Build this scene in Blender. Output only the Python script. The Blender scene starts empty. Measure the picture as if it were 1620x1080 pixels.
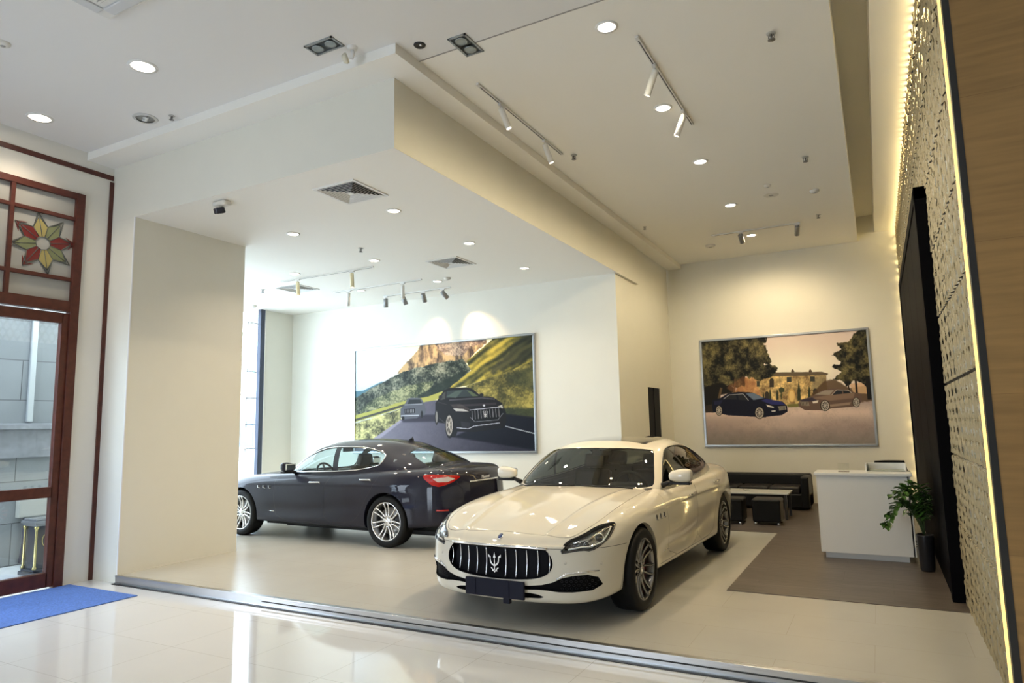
import bpy, bmesh, math, random
import numpy as np
from mathutils import Vector, Matrix
from mathutils.bvhtree import BVHTree

scene = bpy.context.scene
COL = scene.collection
PI = math.pi

# ------------------------------------------------------------------ camera
cam_data = bpy.data.cameras.new('camera')
cam = bpy.data.objects.new('camera', cam_data)
COL.objects.link(cam)
cam_data.sensor_width = 36.0
cam_data.lens = 1065.52 / 1620 * 36.0
cam_data.clip_start = 0.05
cam_data.clip_end = 200
def aim_camera(yaw, pitch, roll, loc):
    cy, sy = math.cos(yaw), math.sin(yaw)
    f = Vector((sy, cy, 0)); r = Vector((cy, -sy, 0)); u = Vector((0, 0, 1))
    f2 = f * math.cos(pitch) + u * math.sin(pitch); u2 = -f * math.sin(pitch) + u * math.cos(pitch)
    r3 = r * math.cos(roll) + u2 * math.sin(roll); u3 = -r * math.sin(roll) + u2 * math.cos(roll)
    m = Matrix((r3, u3, -f2)).transposed().to_4x4(); m.translation = loc
    cam.matrix_world = m
aim_camera(math.radians(-28.2883), math.radians(7.1630), math.radians(-1.16614), Vector((0, 0, 1.71)))
scene.camera = cam

# ------------------------------------------------------------------ world, exposure
world = bpy.data.worlds.new('world'); scene.world = world
world.use_nodes = True
_bg = world.node_tree.nodes['Background']
_bg.inputs[0].default_value = (0.76, 0.87, 1.0, 1); _bg.inputs[1].default_value = 9.5
scene.view_settings.view_transform = 'Standard'
scene.view_settings.look = 'None'
scene.view_settings.gamma = 1
scene.view_settings.use_curve_mapping = False
scene.view_settings.exposure = 0.12

def lamp(kind, name, loc, power, color=(1, .86, .66), target=None, size=.1, angle=100, blend=.6, parent=None, size_y=None):
    d = bpy.data.lights.new(name, kind); d.energy = power; d.color = color
    if kind == 'SPOT':
        d.spot_size = math.radians(angle); d.spot_blend = blend; d.shadow_soft_size = size
    elif kind == 'AREA':
        d.size = size
        if size_y: d.shape = 'RECTANGLE'; d.size_y = size_y
    elif kind == 'POINT': d.shadow_soft_size = size
    o = bpy.data.objects.new(name, d); COL.objects.link(o)
    if parent: o.parent = parent
    o.location = loc
    if target is not None:
        o.rotation_euler = (Vector(target) - Vector(loc)).to_track_quat('-Z', 'Y').to_euler()
    return o

def portal(name, loc, target, sx, sy):
    o = lamp('AREA', name, loc, 1, (1, 1, 1), target, sx, size_y=sy); o.data.cycles.is_portal = True; return o
# daylight enters by the bay's side glass, its added unseen front, the door and an unseen hall opening
portal('daylight_portal_bay', (-11.95, 8.4, 2.3), (0, 8.4, 2.3), 3.8, 4.3)
portal('daylight_portal_bay_front', (-11.0, 6.35, 2.3), (-11.0, 12, 2.3), 1.6, 4.3)
portal('daylight_portal_door', (-8.6, 3.6, 2.35), (0, 3.6, 2.35), 2.0, 4.6)
portal('daylight_portal_hall', (-5.3, -6.0, 1.6), (-5.3, 5, 1.6), 2.4, 2.9)

# ------------------------------------------------------------------ materials
MATS = {}
def mat(name, color=(.8, .8, .8), rough=.5, metal=0., coat=0., spec=.5, emit=None, estr=0., noise=0., nscale=8., bump=0., bscale=40., coat_rough=.03):
    if name in MATS: return MATS[name]
    m = bpy.data.materials.new(name); m.use_nodes = True; MATS[name] = m
    nt = m.node_tree; b = nt.nodes['Principled BSDF']
    b.inputs['Base Color'].default_value = (*color, 1)
    b.inputs['Roughness'].default_value = rough; b.inputs['Metallic'].default_value = metal
    b.inputs['Coat Weight'].default_value = coat; b.inputs['Coat Roughness'].default_value = coat_rough
    b.inputs['Specular IOR Level'].default_value = spec
    if emit: b.inputs['Emission Color'].default_value = (*emit, 1); b.inputs['Emission Strength'].default_value = estr
    if noise > 0 or bump > 0:
        tc = nt.nodes.new('ShaderNodeTexCoord'); n = nt.nodes.new('ShaderNodeTexNoise')
        nt.links.new(tc.outputs['Object'], n.inputs['Vector'])
        n.inputs['Scale'].default_value = nscale; n.inputs['Detail'].default_value = 5
        if noise > 0:
            mr = nt.nodes.new('ShaderNodeMapRange'); nt.links.new(n.outputs['Fac'], mr.inputs['Value'])
            mr.inputs['From Min'].default_value = .3; mr.inputs['From Max'].default_value = .7
            mr.inputs['To Min'].default_value = 1 - noise; mr.inputs['To Max'].default_value = 1 + noise
            mx = nt.nodes.new('ShaderNodeVectorMath'); mx.operation = 'SCALE'
            mx.inputs[0].default_value = color; nt.links.new(mr.outputs[0], mx.inputs['Scale'])
            nt.links.new(mx.outputs[0], b.inputs['Base Color'])
        if bump > 0:
            n2 = nt.nodes.new('ShaderNodeTexNoise'); nt.links.new(tc.outputs['Object'], n2.inputs['Vector'])
            n2.inputs['Scale'].default_value = bscale
            bp = nt.nodes.new('ShaderNodeBump'); bp.inputs['Strength'].default_value = bump; bp.inputs['Distance'].default_value = .01
            nt.links.new(n2.outputs['Fac'], bp.inputs['Height']); nt.links.new(bp.outputs[0], b.inputs['Normal'])
    return m

mat('black_plastic', (.008, .008, .009), .4, spec=.3); mat('chrome', (.85, .85, .86), .08, 1.)

def glass(name, tint=(.5, .55, .55), rough=0.0, ior=1.5):
    if name in MATS: return MATS[name]
    m = bpy.data.materials.new(name); m.use_nodes = True; MATS[name] = m
    nt = m.node_tree; nt.nodes.clear()
    out = nt.nodes.new('ShaderNodeOutputMaterial'); t = nt.nodes.new('ShaderNodeBsdfTransparent'); g = nt.nodes.new('ShaderNodeBsdfGlossy')
    lw = nt.nodes.new('ShaderNodeLayerWeight'); lw.inputs[0].default_value = .5; pw = nt.nodes.new('ShaderNodeMath'); pw.operation = 'POWER'; pw.inputs[1].default_value = 5
    mr = nt.nodes.new('ShaderNodeMapRange'); mr.inputs['To Min'].default_value = ((ior - 1) / (ior + 1)) ** 2 * 1.5; mx = nt.nodes.new('ShaderNodeMixShader')
    t.inputs[0].default_value = (*tint, 1); g.inputs['Roughness'].default_value = rough
    nt.links.new(lw.outputs['Facing'], pw.inputs[0]); nt.links.new(pw.outputs[0], mr.inputs['Value'])
    nt.links.new(mr.outputs[0], mx.inputs[0]); nt.links.new(t.outputs[0], mx.inputs[1]); nt.links.new(g.outputs[0], mx.inputs[2])
    nt.links.new(mx.outputs[0], out.inputs[0])
    return m

def emitter(name, color, s):
    return mat(name, (.02, .02, .02), .5, emit=color, estr=s)

def tile_mat(name, c1, c2, mortar, w, h, rough, msize=.003, offset=0., rot=0., rnoise=.0, coat=0., loc=(0, 0, 0), vein=.03):
    m = bpy.data.materials.new(name); m.use_nodes = True; MATS[name] = m
    nt = m.node_tree; b = nt.nodes['Principled BSDF']
    tc = nt.nodes.new('ShaderNodeTexCoord'); mp = nt.nodes.new('ShaderNodeMapping')
    mp.inputs['Rotation'].default_value = (0, 0, rot); mp.inputs['Location'].default_value = loc
    br = nt.nodes.new('ShaderNodeTexBrick'); br.offset = offset
    nt.links.new(tc.outputs['Object'], mp.inputs[0]); nt.links.new(mp.outputs[0], br.inputs['Vector'])
    br.inputs['Color1'].default_value = (*c1, 1); br.inputs['Color2'].default_value = (*c2, 1); br.inputs['Mortar'].default_value = (*mortar, 1)
    br.inputs['Scale'].default_value = 1; br.inputs['Mortar Size'].default_value = msize
    br.inputs['Brick Width'].default_value = w; br.inputs['Row Height'].default_value = h
    n = nt.nodes.new('ShaderNodeTexNoise'); n.inputs['Scale'].default_value = 1.7; n.inputs['Detail'].default_value = 6
    nt.links.new(tc.outputs['Object'], n.inputs['Vector'])
    mr = nt.nodes.new('ShaderNodeMapRange'); nt.links.new(n.outputs['Fac'], mr.inputs['Value'])
    mr.inputs['To Min'].default_value = 1 - vein * 2; mr.inputs['To Max'].default_value = 1 + vein * 2
    mx = nt.nodes.new('ShaderNodeVectorMath'); mx.operation = 'SCALE'
    nt.links.new(br.outputs['Color'], mx.inputs[0]); nt.links.new(mr.outputs[0], mx.inputs['Scale'])
    nt.links.new(mx.outputs[0], b.inputs['Base Color'])
    b.inputs['Roughness'].default_value = rough; b.inputs['Coat Weight'].default_value = coat
    return m

# ------------------------------------------------------------------ mesh helpers
def tag(o, label=None, cat=None, group=None, kind=None):
    if label: o['label'] = label
    if cat: o['category'] = cat
    if group: o['group'] = group
    if kind: o['kind'] = kind
    return o

def thing(name, label, cat, loc=(0, 0, 0), rz=0, group=None):
    o = bpy.data.objects.new(name, None); COL.objects.link(o)
    o.location = loc; o.rotation_euler = (0, 0, rz); o.empty_display_size = .1
    return tag(o, label, cat, group)

class MB:
    """collects primitives into one mesh"""
    def __init__(s): s.bm = bmesh.new(); s.mi = 0
    def _fin(s, n0f, smooth):
        s.bm.faces.ensure_lookup_table()
        for f in s.bm.faces[n0f:]: f.material_index = s.mi; f.smooth = smooth
    def box(s, lo, hi, bev=0., m=None, seg=2):
        t = bmesh.new(); bmesh.ops.create_cube(t, size=1)
        for v in t.verts:
            v.co = Vector([lo[k] + (v.co[k] + .5) * (hi[k] - lo[k]) for k in range(3)])
        if bev > 0: bmesh.ops.bevel(t, geom=t.edges[:], offset=bev, segments=seg, affect='EDGES', profile=.5)
        if m is not None: bmesh.ops.transform(t, matrix=m, verts=t.verts)
        s.merge(t, False); return s
    def merge(s, t, smooth):
        n0 = len(s.bm.faces); mp = {}
        for v in t.verts: mp[v] = s.bm.verts.new(v.co)
        for f in t.faces:
            try: g = s.bm.faces.new([mp[v] for v in f.verts])
            except ValueError: continue
            g.material_index = s.mi; g.smooth = smooth or f.smooth
        t.free()
    def lathe(s, prof, seg=32, m=None, smooth=True, close=False):
        """prof: (r,z) list around local z"""
        rings = []
        for r, z in prof:
            if r < 1e-6: rings.append([s.bm.verts.new(s._t(m, (0, 0, z)))])
            else: rings.append([s.bm.verts.new(s._t(m, (r * math.cos(2 * PI * k / seg), r * math.sin(2 * PI * k / seg), z))) for k in range(seg)])
        prs = list(zip(rings[:-1], rings[1:]))
        if close: prs.append((rings[-1], rings[0]))
        for a, b in prs:
            for k in range(seg):
                k2 = (k + 1) % seg
                if len(a) == 1 and len(b) == 1: continue
                if len(a) == 1: vs = [a[0], b[k2], b[k]]
                elif len(b) == 1: vs = [a[k], a[k2], b[0]]
                else: vs = [a[k], a[k2], b[k2], b[k]]
                try: f = s.bm.faces.new(vs); f.smooth = smooth; f.material_index = s.mi
                except ValueError: pass
        return s
    def _t(s, m, p): return (m @ Vector(p)) if m is not None else Vector(p)
    def tube(s, pts, r, seg=8, closed=False, flat=1.0, up=None, cap=True):
        pts = [Vector(p) for p in pts]; n = len(pts); rr = r if hasattr(r, '__len__') else [r] * n
        prev = None; rings = []
        for i, p in enumerate(pts):
            a = pts[(i - 1) % n] if (closed or i > 0) else p; b = pts[(i + 1) % n] if (closed or i < n - 1) else p
            d = (b - a).normalized()
            if up is not None: x = d.cross(Vector(up)).normalized()
            elif prev is None:
                x = d.orthogonal().normalized()
            else: x = (prev - d * prev.dot(d)).normalized()
            prev = x; y = d.cross(x)
            rings.append([s.bm.verts.new(p + x * rr[i] * math.cos(2 * PI * k / seg) + y * rr[i] * flat * math.sin(2 * PI * k / seg)) for k in range(seg)])
        prs = list(zip(rings[:-1], rings[1:]))
        if closed: prs.append((rings[-1], rings[0]))
        for a, b in prs:
            for k in range(seg):
                f = s.bm.faces.new([a[k], a[(k + 1) % seg], b[(k + 1) % seg], b[k]]); f.smooth = True; f.material_index = s.mi
        if cap and not closed:
            for q in (rings[0][::-1], rings[-1]):
                f = s.bm.faces.new(q); f.material_index = s.mi
        return s
    def prism(s, poly, a, b, axis='z', m=None, smooth=False):
        """poly: 2-D outline extruded along axis from a to b"""
        def P(u, v, w): return {'z': (u, v, w), 'y': (u, w, v), 'x': (w, u, v)}[axis]
        lo = [s.bm.verts.new(s._t(m, P(u, v, a))) for u, v in poly]; hi = [s.bm.verts.new(s._t(m, P(u, v, b))) for u, v in poly]
        n = len(poly)
        for q in (lo[::-1], hi):
            f = s.bm.faces.new(q); f.material_index = s.mi
        for k in range(n):
            f = s.bm.faces.new([lo[k], lo[(k + 1) % n], hi[(k + 1) % n], hi[k]]); f.material_index = s.mi; f.smooth = smooth
        return s
    def quad(s, *p):
        f = s.bm.faces.new([s.bm.verts.new(q) for q in p]); f.material_index = s.mi; return s
    def grid(s, P, smooth=True, cu=False, cv=False):
        """P[i][j] points"""
        V = [[s.bm.verts.new(p) for p in row] for row in P]
        ni, nj = len(V), len(V[0])
        for i in range(ni if cu else ni - 1):
            for j in range(nj if cv else nj - 1):
                f = s.bm.faces.new([V[i][j], V[(i + 1) % ni][j], V[(i + 1) % ni][(j + 1) % nj], V[i][(j + 1) % nj]])
                f.smooth = smooth; f.material_index = s.mi
        return s
    def build(s, name, mats, parent=None, loc=None, rot=None, recalc=True):
        if recalc: bmesh.ops.recalc_face_normals(s.bm, faces=s.bm.faces)
        me = bpy.data.meshes.new(name); s.bm.to_mesh(me); s.bm.free()
        if not isinstance(mats, (list, tuple)): mats = [mats]
        for m in mats: me.materials.append(m)
        o = bpy.data.objects.new(name, me); COL.objects.link(o)
        if parent: o.parent = parent
        if loc is not None: o.location = loc
        if rot is not None: o.rotation_euler = rot
        return o

def np_mesh(name, V, F, mats, parent=None, N=None, MI=None, smooth=True):
    me = bpy.data.meshes.new(name)
    V = np.asarray(V, np.float32); F = np.asarray(F, np.int32); k = F.shape[1]
    me.vertices.add(len(V)); me.vertices.foreach_set('co', V.ravel())
    me.loops.add(len(F) * k); me.loops.foreach_set('vertex_index', F.ravel())
    me.polygons.add(len(F)); me.polygons.foreach_set('loop_start', np.arange(0, len(F) * k, k, dtype=np.int32))
    me.polygons.foreach_set('loop_total', np.full(len(F), k, np.int32))
    if MI is not None: me.polygons.foreach_set('material_index', np.asarray(MI, np.int32))
    if not isinstance(mats, (list, tuple)): mats = [mats]
    for m in mats: me.materials.append(m)
    me.update(calc_edges=True); me.validate()
    me.polygons.foreach_set('use_smooth', np.full(len(me.polygons), smooth))
    if N is not None and len(me.vertices) == len(V):
        me.normals_split_custom_set_from_vertices(N.astype(np.float32).tolist())
    o = bpy.data.objects.new(name, me); COL.objects.link(o)
    if parent: o.parent = parent
    return o

def copy_tree(o, parent=None):
    c = o.copy(); COL.objects.link(c)
    if parent: c.parent = parent
    for ch in list(o.children): copy_tree(ch, c)
    return c

def frame_m(origin, zdir, xdir=(1, 0, 0)):
    z = Vector(zdir).normalized(); x = Vector(xdir); x = (x - z * x.dot(z)).normalized(); y = z.cross(x)
    m = Matrix((x, y, z)).transposed().to_4x4(); m.translation = origin
    return m
# ------------------------------------------------------------------ the rooms
PLAT = .09; CZ = 5.185; BZ = 4.374
white_wall = mat('wall_paint', (.79, .77, .68), .6, noise=.01, nscale=3)
hall_wall = mat('hall_wall_panel', (.78, .76, .70), .25)
ceil_m = mat('ceiling_paint', (.91, .89, .83), .7)
ceil_hall = mat('ceiling_paint_hall_light', (.81, .80, .78), .7)  # greyer than ceil_m; the hall's different lighting is put into the colour
brown = mat('brown_timber', (.085, .020, .012), .4, noise=.25, nscale=14)
tile_hall = tile_mat('polished_tile', (.70, .715, .73), (.69, .705, .72), (.50, .50, .50), .80, .80, .05, .0025, 0, 0, loc=(.36, .31, 0), vein=.015)
tile_plat = tile_mat('matt_tile', (.50, .485, .435), (.49, .475, .425), (.42, .40, .34), 1.2, .6, .26, .002, .5, 0, loc=(.15, .29, 0), vein=.04)
steel = mat('brushed_steel', (.55, .56, .58), .28, 1.)

def S(name, mb, m): return tag(mb.build(name, m), kind='structure')
def sbox(name, lo, hi, m, bev=0.): return S(name, MB().box(lo, hi, bev), m)

sbox('floor', (-8.39, -6, -.1), (7, 4.91, 0), tile_hall)
b = MB(); b.prism([(-7.905, 4.91), (.85, 4.91), (.85, 14.7), (-12.2, 14.7), (-12.2, 6.41), (-8.60, 6.41), (-8.60, 6.57), (-7.905, 6.57)], -.1, PLAT); S('floor_platform', b, tile_plat)
# plank floor laid on the platform: an L round the tiled parking bay
plank = bpy.data.materials.new('plank_floor'); plank.use_nodes = True
def _plank(m):
    nt = m.node_tree; bs = nt.nodes['Principled BSDF']; tc = nt.nodes.new('ShaderNodeTexCoord')
    br = nt.nodes.new('ShaderNodeTexBrick'); br.inputs['Scale'].default_value = 1; br.inputs['Brick Width'].default_value = 1.2; br.inputs['Row Height'].default_value = .15
    br.inputs['Mortar Size'].default_value = .0015; br.offset = .37
    br.inputs['Color1'].default_value = (.115, .092, .078, 1); br.inputs['Color2'].default_value = (.095, .076, .065, 1); br.inputs['Mortar'].default_value = (.05, .035, .03, 1)
    mp = nt.nodes.new('ShaderNodeMapping'); mp.inputs['Scale'].default_value = (1.2, 26, 1); n = nt.nodes.new('ShaderNodeTexNoise'); n.inputs['Scale'].default_value = 2.2; n.inputs['Detail'].default_value = 7
    nt.links.new(tc.outputs['Object'], br.inputs['Vector']); nt.links.new(tc.outputs['Object'], mp.inputs[0]); nt.links.new(mp.outputs[0], n.inputs['Vector'])
    mr = nt.nodes.new('ShaderNodeMapRange'); mr.inputs['From Min'].default_value = .3; mr.inputs['From Max'].default_value = .7; mr.inputs['To Min'].default_value = .65; mr.inputs['To Max'].default_value = 1.4
    nt.links.new(n.outputs['Fac'], mr.inputs['Value']); mx = nt.nodes.new('ShaderNodeVectorMath'); mx.operation = 'SCALE'
    nt.links.new(br.outputs['Color'], mx.inputs[0]); nt.links.new(mr.outputs[0], mx.inputs['Scale']); nt.links.new(mx.outputs[0], bs.inputs['Base Color']); bs.inputs['Roughness'].default_value = .38
_plank(plank)
b = MB(); b.prism([(-1.425, 6.93), (.57, 6.93), (.57, 14.64), (-3.93, 14.64), (-3.93, 10.66), (-1.425, 10.66)], PLAT + .0002, PLAT + .006); S('floor_planks', b, plank)

# hall side wall with the opening of the entrance screen
b = MB()
b.box((-8.6, -6, 0), (-8.39, 1.15, 5.3)); b.box((-8.6, 4.56, 0), (-8.39, 4.91, 5.3)); b.box((-8.6, 1.15, 4.63), (-8.39, 4.56, 5.3))
S('wall_left', b, hall_wall)
b = MB(); b.box((-8.394, -5, 4.925), (-8.378, 4.90, 4.985)); b.box((-8.394, 4.862, 0), (-8.374, 4.925, 4.90)); S('trim_1', b, brown)
b = MB(); b.box((-8.60, 4.91, 0), (-7.905, 6.57, BZ), 0); S('wall_pillar', b, white_wall)
b = MB(); b.box((-8.60, 4.91, BZ + .001), (-3.88, 12.4, 5.4)); S('wall_bulkhead', b, white_wall)
b = MB(); b.box((-12.4, 6.40, BZ + .01), (-8.60, 11.3, 5.4)); b.box((-10.2, 6.41, 0), (-8.60, 6.57, BZ + .01)); S('wall_bay_front', b, white_wall)
# lining of the bay ceiling
b = MB(); b.box((-12.1, 6.57, BZ), (-3.885, 11.22, BZ + .02)); b.box((-7.905, 4.915, BZ), (-3.885, 6.57, BZ + .02)); S('ceiling_bay', b, ceil_m)
b = MB(); b.box((-12.4, 11.22, 0), (-3.93, 11.5, 5.4)); S('wall_poster', b, white_wall)
b = MB()
b.box((-4.2, 11.5, 0), (-3.93, 12.87, 5.4)); b.box((-4.2, 13.70, 0), (-3.93, 14.64, 5.4)); b.box((-4.2, 12.87, 2.42), (-3.93, 13.70, 5.4)); S('wall_passage', b, white_wall)
b = MB(); b.box((-4.15, 12.86, PLAT), (-3.945, 13.71, 2.43)); b.box((-3.945, 12.95, 1.25), (-3.93, 13.6, 1.262)); b.box((-3.945, 13.28, PLAT), (-3.935, 13.29, 2.42)); S('door_2', b, mat('dark_door', (.004, .005, .009), .5, spec=.1))
b = MB(); b.box((-4.6, 14.64, 0), (.9, 14.9, 6)); S('wall_back', b, white_wall)
b = MB(); b.box((-12.1, 10.42, PLAT), (-11.81, 11.3, BZ + .02)); S('wall_bay_side', b, white_wall)
# lowered band round the bulkhead
b = MB(); b.box((-8.39, 4.57, 5.087), (-3.60, 4.912, CZ + .01)); b.box((-3.90, 4.912, 5.087), (-3.60, 14.64, CZ + .01)); S('ceiling_band', b, ceil_m)
# main ceilings
b = MB(); b.box((-8.6, -6, CZ), (7, 4.93, 5.4)); S('ceiling_hall', b, ceil_hall)
b = MB(); b.box((-3.9, 4.936, CZ), (-.10, 14.7, 5.9)); S('ceiling', b, ceil_m)
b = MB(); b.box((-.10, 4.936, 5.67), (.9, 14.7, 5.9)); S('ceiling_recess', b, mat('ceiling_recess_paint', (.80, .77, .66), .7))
b = MB(); b.box((.20, 4.936, 5.32), (.9, 14.7, 5.66)); S('ceiling_slab', b, ceil_m)
b = MB(); b.box((-8.4, 4.925, 5.182), (7, 4.94, 5.9)); S('trim_2', b, mat('ceiling_joint', (.35, .34, .32), .8))
# unseen far side of the hall, its rear opening sized to set the daylight fill
b = MB(); b.box((6.9, -6, 0), (7.1, 5, 5.3)); b.box((-8.6, -6.2, 3.1), (7, -6, 5.3)); b.box((-4.0, -6.2, 0), (7, -6, 3.1)); b.box((-8.6, -6.2, 0), (-6.6, -6, 3.1)); S('wall_hall_rear', b, white_wall)

# step edge: steel channel with a running groove
b = MB()
b.box((-7.905, 4.885, PLAT - .012), (.57, 4.94, PLAT + .004), .002)
b.box((-7.905, 4.893, .012), (.57, 4.912, PLAT - .012)); b.box((-7.905, 4.872, .0), (.57, 4.912, .014), .002)
S('trim_3', b, steel)
b = MB(); b.box((-7.905, 4.846, .0), (.57, 4.872, .006)); b.box((-5.5, 4.889, .040), (.57, 4.894, .050)); S('trim_4', b, mat('track_groove', (.03, .03, .03), .5))
b = MB(); b.box((-7.913, 4.903, 0), (-7.897, 4.918, BZ), .003); S('trim_5', b, mat('corner_bead', (.85, .86, .88), .3))

# timber-faced pier on the right
wd = bpy.data.materials.new('honey_veneer'); wd.use_nodes = True
def _wood(m):
    nt = m.node_tree; bs = nt.nodes['Principled BSDF']; tc = nt.nodes.new('ShaderNodeTexCoord')
    mp = nt.nodes.new('ShaderNodeMapping'); mp.inputs['Scale'].default_value = (1.2, 1.2, 14); n = nt.nodes.new('ShaderNodeTexNoise'); n.inputs['Scale'].default_value = 2; n.inputs['Detail'].default_value = 6
    br = nt.nodes.new('ShaderNodeTexBrick'); br.inputs['Scale'].default_value = 1; br.inputs['Brick Width'].default_value = 3; br.inputs['Row Height'].default_value = .92; br.inputs['Mortar Size'].default_value = .001
    br.inputs['Color1'].default_value = (.42, .25, .09, 1); br.inputs['Color2'].default_value = (.36, .21, .075, 1); br.inputs['Mortar'].default_value = (.22, .12, .04, 1)
    mp2 = nt.nodes.new('ShaderNodeMapping'); mp2.inputs['Rotation'].default_value = (PI / 2, 0, 0)
    nt.links.new(tc.outputs['Object'], mp.inputs[0]); nt.links.new(mp.outputs[0], n.inputs['Vector']); nt.links.new(tc.outputs['Object'], mp2.inputs[0]); nt.links.new(mp2.outputs[0], br.inputs['Vector'])
    mr = nt.nodes.new('ShaderNodeMapRange'); mr.inputs['From Min'].default_value = .3; mr.inputs['From Max'].default_value = .7; mr.inputs['To Min'].default_value = .86; mr.inputs['To Max'].default_value = 1.12
    nt.links.new(n.outputs['Fac'], mr.inputs['Value']); mx = nt.nodes.new('ShaderNodeVectorMath'); mx.operation = 'SCALE'
    nt.links.new(br.outputs['Color'], mx.inputs[0]); nt.links.new(mr.outputs[0], mx.inputs['Scale']); nt.links.new(mx.outputs[0], bs.inputs['Base Color']); bs.inputs['Roughness'].default_value = .42
_wood(wd)
sbox('wall_pier', (.59, 4.84, 0), (7, 5.3, 5.3), wd)
b = MB(); b.box((.555, 4.835, 0), (.592, 4.90, 5.3)); S('trim_6', b, mat('dark_edge', (.05, .05, .05), .4, .5))

# carved openwork wall, lit from light strips behind its edges
def lattice():
    ny, nz = 760, 400
    y = 4.98 + (14.64 - 4.98) * np.linspace(0, 1, ny) ** 1.25; z = np.linspace(PLAT, 5.32, nz); Y, Zz = np.meshgrid(y, z, indexing='ij')
    w = .15; ph = .25 * np.sin(2 * PI * Zz / .306)
    a = np.cos(2 * PI * (Y / w + ph)); c = np.cos(2 * PI * (Y / w - ph) + PI)
    hm = np.maximum(a, c); h = .014 * hm + .010 * np.maximum(0, a) * np.sin(2 * PI * Zz / .306) - .010 * np.maximum(0, c) * np.sin(2 * PI * Zz / .306) + .003 * np.sin(Y * 23 + Zz * 9)
    seam = np.zeros_like(Y, bool)
    for s in np.arange(.78, 5.3, .612): seam |= np.abs(Zz - s) < .007
    h = np.where(seam, -.016, h)
    V = np.stack([.560 - h, Y, Zz], -1).reshape(-1, 3); idx = np.arange(ny * nz).reshape(ny, nz)
    F = np.stack([idx[:-1, :-1].ravel(), idx[:-1, 1:].ravel(), idx[1:, 1:].ravel(), idx[1:, :-1].ravel()], 1)
    keep = (hm[:-1, :-1].ravel() > .42) | seam[:-1, :-1].ravel()
    o = np_mesh('wall_right', V, F[keep], [mat('lattice_stone', (.33, .27, .155), .6), mat('seam_dark', (.03, .028, .025), .6)], MI=seam[:-1, :-1].ravel()[keep].astype(int), smooth=False); return tag(o, kind='structure')
lattice()
sbox('wall_right_backing', (.64, 4.93, 0), (.8, 14.7, 5.6), white_wall)
led = emitter('led_strip', (1, .70, .24), 30)
led2 = emitter('led_strip_dim', (1, .76, .34), 26)
b = MB(); b.box((.546, 4.950, PLAT + .01), (.562, 4.975, 5.3)); o = b.build('led_strip', emitter('led_edge', (1, .74, .24), 1.5))
tag(o, 'glowing yellow light strip behind the front edge of the carved wall', 'light strip')
b = MB(); b.box((.60, 5.0, 5.24), (.615, 14.6, 5.255)); o = b.build('led_strip', led2)
tag(o, 'yellow light strip behind the top edge of the carved wall, under the ceiling', 'light strip')
b = MB(); b.box((.60, 14.60, PLAT + .01), (.615, 14.615, 5.2)); o = b.build('led_strip', led2)
tag(o, 'yellow light strip behind the far edge of the carved wall, next to the end wall', 'light strip')

b = MB(); b.box((.618, 5.06, PLAT), (.626, 5.075, 5.3)); o = b.build('led_strip', led)
tag(o, 'light strip behind the openwork just inside its front edge', 'light strip')

# bay glazing: an unseen glazed front added for more daylight, then the side window
gl = glass('window_glass', (.93, .96, .97))
b = MB(); b.box((-11.86, 6.41, PLAT), (-11.76, 6.51, BZ), .004); b.box((-10.25, 6.41, PLAT), (-10.17, 6.51, BZ), .004); t = tag(b.build('window_2', mat('mullion_blue_grey', (.05, .06, .09), .35, .4)), kind='structure')
b = MB(); b.box((-11.76, 6.45, PLAT), (-8.61, 6.462, BZ)); b.build('glass_pane', gl, t)
b = MB(); b.box((-11.86, 10.25, PLAT), (-11.76, 10.37, BZ), .004); t = tag(b.build('window_1', mat('mullion_blue_grey', (.05, .06, .09), .35, .4)), kind='structure')
b = MB(); b.box((-11.85, 6.51, PLAT), (-11.838, 10.25, BZ)); b.build('glass_pane', gl, t)
for z in (1.35, 1.86, 2.42, 2.99, 4.05):
    b = MB(); b.tube([(-11.83, 10.22, z), (-11.80, 9.92, z)], .012); b.tube([(-11.80, 9.95, z - .06), (-11.80, 9.95, z + .06)], .014)
    b.lathe([(0, .02), (.03, .015), (.03, 0)], 12, frame_m((-11.81, 9.95, z + .06), (1, 0, 0))); b.lathe([(0, .02), (.03, .015), (.03, 0)], 12, frame_m((-11.81, 9.95, z - .06), (1, 0, 0)))
    b.build('glass_fitting', steel, t)
b = MB(); b.box((-11.85, 8.2, PLAT), (-11.45, 8.215, BZ)); b.build('glass_fin', gl, t)

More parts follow.
